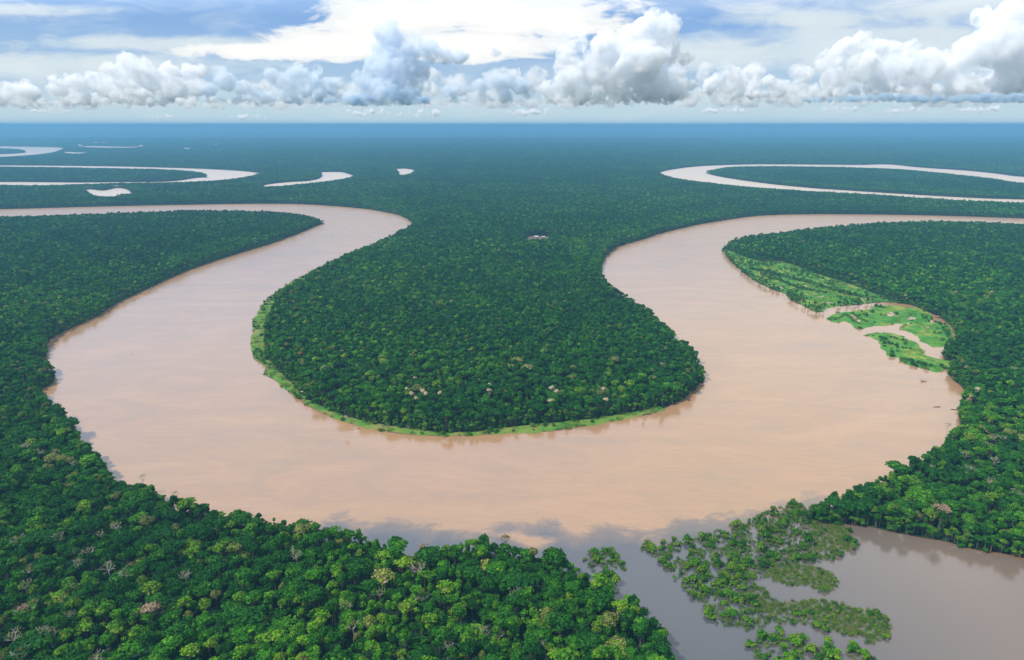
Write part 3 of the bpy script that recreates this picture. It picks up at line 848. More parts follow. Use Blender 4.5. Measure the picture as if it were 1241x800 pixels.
def scatter(name, rows, label, cat):
    """one object that instances the unlinked library over a cloud of points"""
    A = np.array(rows, dtype=np.float64)
    me = bpy.data.meshes.new(name); me.vertices.add(len(A)); me.vertices.foreach_set('co', A[:, :3].astype(np.float32).ravel())
    def att(nm, typ, data, key='value'):
        a_ = me.attributes.new(nm, typ, 'POINT'); a_.data.foreach_set(key, data)
    rot = np.zeros((len(A), 3), np.float32); rot[:, 2] = A[:, 3]
    scl = np.stack([A[:, 4], A[:, 4], A[:, 5]], 1).astype(np.float32)
    att('rot', 'FLOAT_VECTOR', rot.ravel(), 'vector'); att('scl', 'FLOAT_VECTOR', scl.ravel(), 'vector')
    att('pick', 'INT', A[:, 6].astype(np.int32))
    o = obj(name, me)
    ng = bpy.data.node_groups.new(name + '_scatter', 'GeometryNodeTree')
    ng.interface.new_socket('Geometry', in_out='INPUT', socket_type='NodeSocketGeometry')
    ng.interface.new_socket('Geometry', in_out='OUTPUT', socket_type='NodeSocketGeometry')
    gi = ng.nodes.new('NodeGroupInput'); go = ng.nodes.new('NodeGroupOutput')
    ci = ng.nodes.new('GeometryNodeCollectionInfo'); ci.inputs['Collection'].default_value = LIB
    ci.inputs['Separate Children'].default_value = True; ci.inputs['Reset Children'].default_value = True
    ip = ng.nodes.new('GeometryNodeInstanceOnPoints'); ip.inputs['Pick Instance'].default_value = True
    m2p = ng.nodes.new('GeometryNodeMeshToPoints')
    def named(nm, dt):
        q = ng.nodes.new('GeometryNodeInputNamedAttribute'); q.data_type = dt; q.inputs['Name'].default_value = nm
        return q.outputs['Attribute']
    L = ng.links.new
    L(gi.outputs[0], m2p.inputs[0]); L(m2p.outputs[0], ip.inputs['Points']); L(ci.outputs[0], ip.inputs['Instance'])
    L(named('pick', 'INT'), ip.inputs['Instance Index'])
    e2r = ng.nodes.new('FunctionNodeEulerToRotation'); L(named('rot', 'FLOAT_VECTOR'), e2r.inputs[0]); L(e2r.outputs[0], ip.inputs['Rotation'])
    L(named('scl', 'FLOAT_VECTOR'), ip.inputs['Scale'])
    L(ip.outputs[0], go.inputs[0])
    md = o.modifiers.new('scatter', 'NODES'); md.node_group = ng
    tag(o, label, cat, None, 'stuff')
    return o
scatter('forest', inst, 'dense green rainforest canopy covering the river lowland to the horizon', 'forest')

# ------------------------------------------------------------------ pale, bare and flowering trees
def bare_meshes(seed, kind):
    rs = np.random.default_rng(seed)
    tr = merge([tube((0, 0, -0.6), (0.2, 0.1, 9), 0.34, 0.28, 6), tube((0.2, 0.1, 9), (0.4, -0.1, 13), 0.28, 0.22, 6)])
    br = []
    for k in range(5):
        a_ = k * 1.3 + rs.uniform(0, 0.8); d = np.array((math.cos(a_) * 0.8, math.sin(a_) * 0.8, 0.75)); d /= np.linalg.norm(d)
        branches(rs, (0.3, 0, 11 + k * 0.5), d, rs.uniform(2.2, 3.2), 0.17, 3, br, 0.55)
    bv, bf = merge(br)
    lv, lf, lt = crown_arrays(rs, 3.6, 4.2, {'bare': 90, 'tan': 420, 'bloom': 420}[kind], {'bare': 0.24, 'tan': 0.30, 'bloom': 0.42}[kind], 9, 0.9, False, 'dome', 0.06)
    lv[:, 2] += 16.0
    return (tr, (bv, bf), (lv, lf, lt))
def bake(kind, seed, leafmat, barkmat):
    tr, br, lf = bare_meshes(seed, kind)
    return (quad_mesh_np('trunk', tr[0], tr[1], barkmat, np.zeros(len(tr[1]))), quad_mesh_np('branches', br[0], br[1], barkmat, np.zeros(len(br[1]))), quad_mesh_np('foliage', lf[0], lf[1], leafmat, lf[2]))
BARE = [bake('bare', 40 + k, M_leaf, M_pale) for k in range(5)]
BLOOM = [bake('bloom', 60 + k, M_bloom, M_pale) for k in range(3)]
TAN = [bake('tan', 70 + k, M_tan, M_bark) for k in range(2)]
ORANGE = bake('bloom', 80, M_orange, M_bark)
PINK = bake('tan', 81, M_pink, M_pale)
rt = np.random.default_rng(55)
def special(name, px_, py_, meshes, s, label, group, zc_=17.0):
    q = P(px_, py_, zc_)
    o = empty(name, (q[0], q[1], rt.uniform(0.3, 1.8)), rt.uniform(0, 6.28), (s, s, s ** 0.3 * rt.uniform(0.98, 1.08)))
    tag(o, label, 'tree', group)
    for nm, me_ in zip(('trunk', 'branches', 'crown'), meshes): obj(nm, me_, o)
    return o
def where(x, y):
    if x > 950: return 'in the forest right of the big bend' if y < 560 else 'in the forest above the right lagoon'
    if x < 60: return 'at the far left of the near forest' 
    if x < 160 and y < 600: return 'on the left shore above the river bend'
    if x < 160: return 'in the lower left of the near forest'
    if x < 300: return 'in the near forest left of its middle'
    if x < 560: return 'in the middle of the near forest'
    return 'in the near forest close to the dark channel'
looks = ['pale bare-branched tree with white limbs', 'whitish dead-topped tree with forked limbs', 'thin pale leafless tree', 'pale grey tree with sparse leaves', 'tall white-limbed tree almost without leaves']
for i, (x, y) in enumerate([(19,654),(71,651),(89,667),(121,645),(140,636),(107,665),(95,680),(34,690),(30,709),(92,709),(131,687),(151,695),(112,707),(85,742),(30,741),(17,770),(52,767),(65,762),(224,697),(116,796),(25,792),(31,542),(46,549),(90,561),(359,672),(507,689),(510,722),(427,756),(460,717),(419,732),(542,776),(606,766),(606,782),(587,762),(662,780),(626,720),(1176,569),(1232,598),(1199,581),(1170,549),(1199,538),(1228,446),(1206,557),(1216,530),(1204,528)]):
    special('bare_tree', x, y, BARE[i % 5], rt.uniform(0.7, 1.15), looks[i % 5] + ' ' + where(x, y), 'pale bare trees standing out of the forest')
special('dead_tree', 172, 574, BARE[1], 0.8, 'thin leafless tree rising above the left shore against the water', None, 19)
special('dead_tree', 212, 594, BARE[3], 0.7, 'small leafless twiggy tree on the near shore right of the tall one', None, 18)
special('dead_tree', 1147, 524, BARE[0], 0.9, 'leaning bare pale trunk on the right shore below the canoes', None, 8)
special('tan_crowned_tree', 1140, 622, TAN[0], 1.9, 'large tan twiggy-crowned tree in the forest above the right lagoon', None)
special('tan_crowned_tree', 182, 742, TAN[1], 1.7, 'wide tan-crowned tree in the lower left of the near forest', None)
special('tan_crowned_tree', 513, 661, TAN[0], 1.0, 'round tan-crowned tree on the near shore against the dark water', None, 18)
special('tan_crowned_tree', 613, 651, TAN[1], 0.9, 'rusty tan tree top on the near shore left of the channel mouth', None, 18)
special('tan_crowned_tree', 28, 740, TAN[0], 1.0, 'pale tan crown near the left edge of the near forest', None)
special('tan_crowned_tree', 1174, 484, TAN[1], 0.8, 'tan crown on the right shore beside the canoes', None)
special('tan_crowned_tree', 1185, 471, BLOOM[0], 0.9, 'cream yellow crown just above the tan one on the right shore', None)
special('tan_crowned_tree', 1131, 563, TAN[0], 0.7, 'small rusty crown in the forest below the right shore', None)
special('flowering_tree', 362, 421, ORANGE, 0.9, 'upper of two orange flowering trees in the west of the peninsula', 'orange flowering trees on the peninsula')
special('flowering_tree', 364, 429, ORANGE, 0.9, 'lower of two orange flowering trees in the west of the peninsula', 'orange flowering trees on the peninsula')
special('pink_crowned_tree', 741, 425, PINK, 1.0, 'pinkish bare-crowned tree in the east of the peninsula', None)
special('pink_crowned_tree', 395, 449, PINK, 0.8, 'small pinkish crown in the south west of the peninsula', None)
for x, y, s, lab in [(494,472,.9,'cream flowering tree at the left end of the south peninsula cluster'), (499,476,.8,'cream flowering tree below the left one of the cluster'), (504,482,.7,'lowest cream flowering tree of the south peninsula cluster'),
                     (512,474,.9,'cream flowering tree in the middle of the south peninsula cluster'), (517,478,.9,'cream flowering tree at the right end of the south peninsula cluster'), (533,476,.8,'lone cream crown right of the south peninsula cluster'),
                     (479,463,.6,'small pale crown above the south peninsula cluster'), (503,456,.6,'faint pink-cream crown well above the south peninsula cluster'), (593,465,.8,'upper pale crown of the pair in the south of the peninsula'),
                     (593,474,.8,'lower pale crown of the pair in the south of the peninsula'), (669,471,.9,'upper cream crown of three in the south east of the peninsula'), (675,475,.9,'right cream crown of three in the south east of the peninsula'),
                     (668,485,.9,'lowest yellowish crown of three in the south east of the peninsula'), (731,470,.9,'bright cream crown near the east end of the peninsula'), (734,484,.8,'cream crown just below the bright one at the east end'),
                     (650,447,.6,'small cream crown in the middle of the peninsula'), (772,436,.7,'yellowish crown close to the east shore of the peninsula'), (419,503,.5,'small pale crown by the south west shore of the peninsula')]:
    special('flowering_tree', x, y, BLOOM[rt.integers(3)], s, lab, 'cream flowering trees on the peninsula')

# ------------------------------------------------------------------ flooded thickets standing in the lagoon
Z1 = lambda pts: pxpoly(zz(770, 600, .25, pts), 1.5)
THICK = {
 'big': Z1([(100,240),(140,215),(250,240),(300,205),(400,170),(480,140),(560,130),(620,90),(700,60),(760,40),(830,60),(860,60),(1010,140),(1030,200),(1025,250),(970,290),(900,300),(850,320),(800,325),(900,350),(960,390),(940,440),(900,455),(850,430),(740,415),(640,385),(560,400),(600,440),(650,500),(700,520),(780,510),(850,505),(950,510),(1050,545),(1150,560),(1235,600),(1235,650),(1150,700),(1080,670),(960,650),(850,625),(760,610),(680,590),(580,625),(470,640),(400,600),(340,545),(270,470),(200,400),(150,345),(105,290)]),
 'tip': Z1([(30,225),(70,210),(90,235),(80,270),(40,255)]),
 'low': Z1([(560,720),(620,680),(700,665),(760,680),(850,720),(1000,745),(1080,760),(1140,790),(1150,850),(700,860),(600,790)]),
 'near': pxpoly(zz(560, 600, .25, [(610,290),(650,265),(720,255),(760,295),(785,345),(720,355),(740,400),(730,415),(680,400),(640,370),(610,330)]), 1.5)}
HOLES = [Z1(q) for q in ([(185,235),(255,245),(260,295),(195,300)], [(245,352),(295,352),(290,392),(250,388)], [(355,340),(405,345),(400,385),(360,380)], [(345,490),(440,482),(440,525),(360,520)], [(430,540),(500,535),(505,580),(440,575)], [(650,715),(735,735),(725,795),(655,780)], [(560,165),(595,170),(590,240),(565,240)], [(440,455),(500,455),(505,480),(450,480)], [(700,235),(740,240),(735,270),(700,265)])]
FADED = [Z1(q) for q in ([(640,330),(960,330),(960,460),(640,420)], [(560,400),(700,400),(700,600),(600,600)], [(700,490),(1240,530),(1240,720),(1000,700),(900,560),(700,560)], [(850,90),(1040,130),(1040,270),(880,300)])]
def bush_meshes(seed, tint, rs_=None):
    rs = np.random.default_rng(seed)
    v, f, t_ = crown_arrays(rs, 1.0, 1.3, 190, 0.15, 6, tint, True, 'dome', 0.09); v[:, 2] += 0.95
    st = []
    for k in range(12):
        a_ = rs.uniform(0, 6.28); r_ = rs.uniform(0.1, 0.95)
        st.append(tube((r_ * math.cos(a_), r_ * math.sin(a_), -0.3), (r_ * 1.15 * math.cos(a_), r_ * 1.15 * math.sin(a_), rs.uniform(0.6, 1.9)), 0.028, 0.014, 4))
    sv, sf = merge(st)
    return quad_mesh_np('foliage', v, f, M_leaf, t_), quad_mesh_np('stems', sv, sf, M_bark, np.zeros(len(sf)))
BUSH = [(k, bush_meshes(500 + i, tt)) for i, (k, tt) in enumerate([('bright green', 0.52), ('bright green', 0.58), ('mid green', 0.44), ('yellow green', 0.68), ('dark green', 0.30), ('olive green', 0.74)])]
def reed_mesh(seed):
    rs = np.random.default_rng(seed); Vs = []
    for k in range(46):
        a_ = rs.uniform(0, 6.28); r_ = 1.2 * math.sqrt(rs.uniform()); h_ = rs.uniform(0.7, 1.9); wd = rs.uniform(0.05, 0.12)
        c = np.array((r_ * math.cos(a_), r_ * math.sin(a_), -0.2)); le = rs.normal(0, 0.22, 2); b_ = rs.uniform(0, 3.14)
        sx = np.array((math.cos(b_), math.sin(b_), 0)) * wd; tp = c + np.array((le[0], le[1], h_))
        Vs += [c - sx, c + sx, tp + sx * 0.4, tp - sx * 0.4]
    return quad_mesh_np('reed', np.array(Vs), np.arange(len(Vs)).reshape(-1, 4), M_reed, np.repeat(rs.uniform(0, 1), 46))
I_BUSH = [lib([m_[0], m_[1]]) for _, m_ in BUSH]
I_REED = [lib([reed_mesh(700 + k)]) for k in range(5)]
rb = np.random.default_rng(91)
bushes, reeds = [], []
for key, poly in THICK.items():
    x0, y0 = poly.min(0) - 4; x1, y1 = poly.max(0) + 4; sp = 2.0
    X, Y = np.meshgrid(np.arange(x0, x1, sp), np.arange(y0, y1, sp)); X = (X + rb.uniform(-1.2, 1.2, X.shape)).ravel(); Y = (Y + rb.uniform(-1.2, 1.2, Y.shape)).ravel()
    dn = np.array([mnoise.fractal(Vector((x * 0.14, y * 0.14, 2.2)), 0.8, 2.0, 4) for x, y in zip(X, Y)])
    sdist = seg_dist(poly, X, Y); inn = inside(poly, X, Y)
    sdist = np.where(inn, sdist, -sdist)
    hole = np.zeros(X.shape, bool)
    for h_ in HOLES: hole |= inside(h_, X, Y)
    fad = np.zeros(X.shape, bool)
    for h_ in FADED: fad |= inside(h_, X, Y)
    for x, y, d_, ho, fa, nz in zip(X, Y, sdist, hole, fad, dn):
        if d_ + nz * 4 < -1.5: continue
        if ho and rb.uniform() < 0.93: continue
        thin_ = 0.16 if fa else (0.30 if key == 'near' else 0.50)
        pdens = np.clip(thin_ + nz * 1.5 + min(d_, 3) * 0.04, 0, 0.97)
        if rb.uniform() < pdens:
            s = rb.lognormal(0.0, 0.38) * (1 + 1.1 * max(nz, -0.4)) * (0.62 if fa else 0.95) * (1.2 if key == 'low' else 1)
            k = int(rb.choice(6, p=[.20, .20, .18, .20, .10, .12] if not fa else [.06, .08, .14, .28, .06, .38]))
            bushes.append((x, y, s, k, key, fa))
        elif rb.uniform() < ((0.8 if fa else 0.35) + nz):
            reeds.append((x, y, -0.1, rb.uniform(0, 6.28), rb.uniform(0.9, 1.5), rb.uniform(0.8, 1.6), I_REED[rb.integers(5)]))
        if rb.uniform() < (0.6 if fa else 0.25): reeds.append((x + rb.uniform(-1.5, 1.5), y + rb.uniform(-1.5, 1.5), -0.1, rb.uniform(0, 6.28), rb.uniform(0.8, 1.4), rb.uniform(0.8, 1.5), I_REED[rb.integers(5)]))
bushes.sort(key=lambda b_: (b_[0]**2 + b_[1]**2 + (H - 3)**2) / b_[2]**2)
def thick_place(key, px_, py_):
    if key == 'big':
        if py_ < 640: return 'at the top of the large flooded thicket'
        if px_ < 830: return 'on the channel side of the large flooded thicket, upper part' if py_ < 680 else 'on the channel side of the large flooded thicket, lower part'
        if px_ < 900: return 'in the middle of the large flooded thicket' if py_ < 700 else 'at the lower corner of the large flooded thicket'
        if px_ < 970: return 'on the lagoon side of the large thicket' if py_ < 700 else 'along the lower arm of the large thicket'
        return 'near the lagoon end of the large thicket, upper part' if py_ < 700 else 'at the tip of the lower arm of the thicket'
    if key == 'low': return 'in the bottom edge thicket, ' + ('left part' if px_ < 940 else 'middle' if px_ < 985 else 'right part')
    return key_words[key]
key_words = {'big': 'in the large flooded thicket beside the dark channel', 'tip': 'on the small clump at the channel mouth', 'low': 'in the flooded thicket at the bottom edge', 'near': 'on the drowned clump off the near forest shore'}
scr = []
nb_ = 0
for (x, y, s, k, key, fa) in bushes:
    px_, py_ = frame_px(x, y, 2)
    rz = rb.uniform(0, 6.28); sz_ = s * rb.uniform(0.8, 1.15)
    if nb_ < 300 and -4 < px_ < 1245 and py_ < 804:
        nb_ += 1
        w_ = thick_place(key, px_, py_)
        o = empty('flooded_bush', (x, y, 0), rz, (s, s, sz_))
        tag(o, '%s%s bush %s' % ('large ' if s > 1.6 else ('small ' if s < 1.0 else ''), BUSH[k][0], w_), 'bush', 'flooded bushes standing in the lagoon')
        obj('foliage', BUSH[k][1][0], o); obj('stems', BUSH[k][1][1], o)
    else: scr.append((x, y, 0, rz, s, sz_, I_BUSH[k]))
print('bushes', len(bushes), 'reeds', len(reeds))
# willow-like scrub and reeds on the marsh meadows and the grassy bank
for key, dens, thr in (('fringe', 0.012, 0.30), ('strip', 0.012, 0.22), ('isle_up', 0.005, 0.28), ('isle_low', 0.007, 0.22)):
    poly = MEADOW[key]; x0, y0 = poly.min(0); x1, y1 = poly.max(0)
    n_ = int((x1 - x0) * (y1 - y0) * dens * 3)
    X = rb.uniform(x0, x1, n_); Y = rb.uniform(y0, y1, n_); k_ = inside(poly, X, Y)
    for x, y in zip(X[k_], Y[k_]):
        nz = mnoise.fractal(Vector((x * 0.02, y * 0.02, 7.7)), 0.9, 2.0, 4)
        if nz > thr or rb.uniform() < (0.09 if key == 'fringe' else 0.03):
            s = rb.uniform(1.2, 3.2); scr.append((x, y, 0.3, rb.uniform(0, 6.28), s, s * rb.uniform(0.6, 1.1), I_BUSH[int(rb.choice([0, 2, 2, 4, 4, 5]))]))
        elif rb.uniform() < 0.5:
            s = rb.uniform(1.5, 3.5); reeds.append((x, y, 0.3, rb.uniform(0, 6.28), s, s * 0.5, I_REED[rb.integers(5)]))
for line, wdt, hh in (([(300,225),(360,245),(420,265),(480,282),(545,292)], 5, 3.2), ([(180,180),(280,200),(380,225),(450,240),(520,262),(600,285),(680,305),(720,312)], 8, 4.5), ([(320,232),(380,255),(440,280)], 4, 3.0),
                      ([(870,392),(878,394)], 4, 6.0), ([(780,356),(800,360),(830,366)], 3, 4.0), ([(660,385),(700,410),(740,430)], 3, 2.2), ([(555,412),(590,420),(640,395),(700,440)], 3, 2.0), ([(860,505),(900,515),(930,520)], 2.5, 2.4), ([(870,550),(930,555)], 2.5, 2.2), ([(900,600),(1000,630),(1120,650)], 4, 3.0), ([(1095,575),(1115,590),(1140,600)], 6, 4.5)):
    L = pxpoly(zz(860, 280, .2578, line))
    for i in range(len(L) - 1):
        n_ = int(np.linalg.norm(L[i + 1] - L[i]) / 1.6)
        for j in range(n_):
            q = L[i] + (L[i + 1] - L[i]) * rb.uniform() + rb.normal(0, wdt * 0.5, 2); s = hh * rb.uniform(0.45, 0.9)
            scr.append((q[0], q[1], 0.2, rb.uniform(0, 6.28), s, s * rb.uniform(0.7, 1.2), I_BUSH[int(rb.choice([0, 2, 4, 4]))]))
scatter('flooded_scrub', scr, 'low green scrub growing thickly in the flooded lagoon and on the marsh meadows', 'scrub')
scatter('reeds', reeds, 'sparse reeds and grass stems standing in shallow water', 'reeds')

# ------------------------------------------------------------------ boats, driftwood, huts
def bm_mesh(name, bm, m_, smooth=False):
    me = bpy.data.meshes.new(name); bm.to_mesh(me); bm.free(); me.materials.append(m_)
    if smooth: me.polygons.foreach_set('use_smooth', np.ones(len(me.polygons), bool))
    return me
def bx(bm, c, d, rz=0.0, rx=0.0):
    r_ = bmesh.ops.create_cube(bm, size=1.0)['verts']
    bmesh.ops.scale(bm, verts=r_, vec=d)
    if rx: bmesh.ops.rotate(bm, verts=r_, cent=(0, 0, 0), matrix=__import__('mathutils').Matrix.Rotation(rx, 3, 'X'))
    if rz: bmesh.ops.rotate(bm, verts=r_, cent=(0, 0, 0), matrix=__import__('mathutils').Matrix.Rotation(rz, 3, 'Z'))
    bmesh.ops.translate(bm, verts=r_, vec=c)
def canoe(px_, py_, L, rz, label):
    q = P(px_, py_); o = empty('canoe', (q[0], q[1], 0.0), rz); tag(o, label, 'canoe', 'dark canoes off the right shore')
    bm = bmesh.new(); rows = []
    for i in range(15):
        u = i / 14 * 2 - 1; wd = 0.62 * (1 - abs(u) ** 2.6) + 0.02; sh = 0.35 * abs(u) ** 3
        prof = [(-wd, 0.42 + sh), (-wd * 0.85, 0.1), (-wd * 0.4, -0.14 + sh * .5), (wd * 0.4, -0.14 + sh * .5), (wd * 0.85, 0.1), (wd, 0.42 + sh), (wd * 0.86, 0.42 + sh), (wd * 0.7, 0.12), (wd * 0.3, -0.05 + sh * .5), (-wd * 0.3, -0.05 + sh * .5), (-wd * 0.7, 0.12), (-wd * 0.86, 0.42 + sh)]
        rows.append([bm.verts.new((u * L / 2, y_, z_)) for y_, z_ in prof])
    for a_, b_ in zip(rows, rows[1:]):
        for k in range(12): bm.faces.new((a_[k], a_[(k + 1) % 12], b_[(k + 1) % 12], b_[k]))
    bm.faces.new(rows[0][::-1]); bm.faces.new(rows[-1])
    obj('hull', bm_mesh('hull', bm, M_wood), o)
    for xx in (-0.25, 0.1, 0.3):
        bm = bmesh.new(); bx(bm, (xx * L, 0, 0.33), (0.24, 0.95, 0.05)); obj('thwart', bm_mesh('thwart', bm, M_wood), o)
    bm = bmesh.new(); bx(bm, (-L * 0.40, 0.0, 0.45), (0.5, 0.28, 0.35)); bx(bm, (-L * 0.46, 0, 0.30), (0.14, 0.14, 0.8)); obj('outboard_motor', bm_mesh('outboard_motor', bm, M_wood), o)
canoe(1135.5, 493.4, 8.0, R(4), 'dark wooden canoe afloat off the right shore, left of the other one')
canoe(1157, 496.6, 8.2, R(-6), 'dark wooden canoe lying just off the right shore beside the trees')
def snag(name, px_, py_, size, n_, seed, label, cat='driftwood', m_=None):
    rs = np.random.default_rng(seed); q = P(px_, py_); out = []
    for k in range(n_):
        a_ = rs.uniform(0, 6.28); l_ = size * rs.uniform(0.4, 1.0); c = rs.normal(0, size * 0.22, 2)
        e_ = (c[0] + math.cos(a_) * l_, c[1] + math.sin(a_) * l_ * 0.7, rs.uniform(0.1, 0.45) * size)
        out.append(tube((c[0], c[1], -0.3), e_, size * 0.05, size * 0.018, 5))
        br = []; branches(rs, e_, np.array((math.cos(a_) * .6, math.sin(a_) * .6, .5)), size * 0.25, size * 0.02, 1, br); out += br
    v, f = merge(out)
    o = obj(name, quad_mesh_np(name, v, f, m_ or M_wood, np.zeros(len(f))), None, (q[0], q[1], 0)); return tag(o, label, cat)
snag('driftwood_snag', 1119, 462.5, 4.6, 16, 1, 'dark tangle of stranded driftwood branches in the river off the right shore')
snag('driftwood_branch', 1129, 472, 1.6, 4, 2, 'few thin twigs poking out of the water below the driftwood tangle')
snag('driftwood_branch', 1126, 479, 1.3, 4, 3, 'low broken twigs in the water above the left canoe')
snag('driftwood_branch', 159, 429, 2.2, 5, 4, 'small dark floating log alone on the left arm of the river')
snag('fallen_tree', 325, 446, 7.0, 9, 5, 'fallen leafless tree lying from the grassy bank into the water')
snag('fallen_tree', 1170, 506, 5.0, 9, 6, 'heap of fallen branches on the right shore below the canoes')
def hut(px_, py_, L, Wd, rz, label, z=0.3):
    q = P(px_, py_); o = empty('riverside_hut', (q[0], q[1], z), rz); tag(o, label, 'hut', 'pale roofed huts')
    for sx in (-1, 1):
        for sy in (-1, 1):
            v, f = tube((sx * L * .42, sy * Wd * .42, -0.6), (sx * L * .42, sy * Wd * .42, 1.2), 0.12, 0.1, 6); obj('stilt', quad_mesh_np('stilt', v, f, M_wood, np.zeros(len(f))), o)
    bm = bmesh.new(); bx(bm, (0, 0, 1.28), (L, Wd, 0.16)); obj('floor', bm_mesh('floor', bm, M_wood), o)
    bm = bmesh.new()
    for sy in (-1, 1): bx(bm, (0, sy * Wd * .42, 2.3), (L * .86, 0.1, 1.9))
    for sx in (-1, 1): bx(bm, (sx * L * .43, 0, 2.3), (0.1, Wd * .83, 1.9))
    obj('wall', bm_mesh('wall', bm, M_wall), o)
    bm = bmesh.new(); bx(bm, (0, -Wd * .42 - 0.08, 2.1), (0.9, 0.06, 1.5)); obj('door', bm_mesh('door', bm, M_wood), o)
    bm = bmesh.new()
    for sy in (-1, 1): bx(bm, (0, sy * Wd * .27, 3.75), (L * 1.08, Wd * .66, 0.08), 0, -sy * R(28))
    obj('roof', bm_mesh('roof', bm, M_tin), o)
for a_ in [(369,477.5,6,4.5,R(-20),'pale roofed hut on the grassy south west bank of the peninsula'),
           (650,288.0,10,7,R(0),'white roofed hut in the brown forest clearing, left one of two'), (658.5,288.3,9,6,R(20),'white roofed hut in the brown forest clearing, right one of two')]: hut(*a_)
snag('bleached_driftwood', 467, 517.5, 4.0, 12, 11, 'heap of bleached driftwood on the south bank of the peninsula, left one', 'driftwood', M_pale)
snag('bleached_driftwood', 497, 518.5, 4.5, 16, 12, 'larger heap of bleached driftwood on the south bank, right of the other', 'driftwood', M_pale)
snag('bleached_driftwood', 317.5, 425, 3.0, 9, 13, 'small bleached driftwood pile at the west tip of the peninsula', 'driftwood', M_pale)
def far_building(px_, py_, L, Wd, Hh, rz, label):
    q = P(px_, py_, 10); o = empty('distant_building', (q[0], q[1], 0), rz); tag(o, label, 'building', 'pale buildings far off in the forest')
    bm = bmesh.new(); bx(bm, (0, 0, Hh / 2), (L, Wd, Hh)); obj('wall', bm_mesh('wall', bm, M_tin), o)
    bm = bmesh.new()
    for sy in (-1, 1): bx(bm, (0, sy * Wd * .25, Hh + Wd * .12), (L * 1.04, Wd * .56, 0.5), 0, -sy * R(24))
    obj('roof', bm_mesh('roof', bm, M_tin), o)
far_building(227, 181.5, 62, 26, 24, R(4), 'white long-roofed building alone in the far forest left of centre')
far_building(262, 176, 30, 18, 24, R(-5), 'tiny pale building in the far forest right of the white one')
for i, (x, y, L) in enumerate([(97, 177, 40), (116, 173.8, 60), (126, 173.6, 50), (171, 177.5, 40), (648, 165, 60)]):
    far_building(x, y, L, 24, 24, R(5 * i), ['pale building at the left end of the far settlement', 'pale long roof in the farthest row of the settlement, left one', 'pale long roof in the farthest row of the settlement, right one', 'pale building at the right end of the far settlement', 'faint pale building near the horizon right of centre'][i])

# ------------------------------------------------------------------ cumulus clouds, far beyond the river and above the haze
def ico(sub):
    bm = bmesh.new(); bmesh.ops.create_icosphere(bm, subdivisions=sub, radius=1.0)
    v = np.array([tuple(q.co) for q in bm.verts]); f = np.array([[q.index for q in p.verts] for p in bm.faces]); bm.free()
    return v, f
ICO_V, ICO_F = ico(2)
def cloud_material(name, col, dens=0.0065):
    m = bpy.data.materials.new(name); m.use_nodes = True; m.node_tree.nodes.clear(); t = NT(m.node_tree)
    o_ = t.n('ShaderNodeOutputMaterial')
    if CLOUD_MODE == 'volume':
        v = t.n('ShaderNodeVolumePrincipled'); v.inputs['Color'].default_value = col + (1,)
        v.inputs['Anisotropy'].default_value = 0.0
        geo = t.n('ShaderNodeNewGeometry').outputs['Position']
        nz = t.math('ADD', t.math('MULTIPLY', t.noise(geo, 0.0014, 3, 0.6), 0.6), t.math('MULTIPLY', t.noise(geo, 0.0042, 3, 0.65), 0.4))
        t.l(t.math('MULTIPLY', t.ramp(nz, [(0.43, 0.015), (0.50, 0.45), (0.58, 1.0)]), dens), v.inputs['Density'])
        t.l(v.outputs[0], o_.inputs['Volume'])
    else:
        d = t.n('ShaderNodeBsdfDiffuse'); d.inputs[0].default_value = col + (1,)
        tr = t.n('ShaderNodeBsdfTranslucent'); tr.inputs[0].default_value = col + (1,)
        ms = t.n('ShaderNodeMixShader', i_0=0.25); t.l(d.outputs[0], ms.inputs[1]); t.l(tr.outputs[0], ms.inputs[2])
        t.l(ms.outputs[0], o_.inputs[0])
    return m
CLOUD_MODE = 'volume'; CLOUD_DENS = 0.0060
M_cloud = cloud_material('cloud_white', (0.972, 0.986, 1.0))
M_cloud_grey = cloud_material('cloud_grey', (0.86, 0.925, 0.985))  # grey scatter colour paints in the shade on the darker clouds
M_cloud_far = cloud_material('cloud_far', (0.975, 0.988, 1.0), 0.0026)
M_cloud_dark = cloud_material('cloud_dark', (0.62, 0.77, 0.90), 0.009)  # dark scatter colour paints shade into the cloud bases
tex = {}
for nm, sc, nd in (('big', 1.0, 2), ('mid', 1.0, 2), ('small', 1.0, 3)):
    tx = bpy.data.textures.new('billow_' + nm, 'CLOUDS'); tx.noise_scale = 0.25; tx.noise_depth = nd; tex[nm] = tx
def dirpt(x, y, D):
    """point at horizontal-depth D (metres along +Y) seen at photo pixel x,y"""
    u = (x - 620.5) / FPX; v = (400 - y) / FPX
    dx, dy, dz = u, CP + v * SP, -SP + v * CP
    k = D / dy
    return np.array((dx * k, D, H + dz * k))
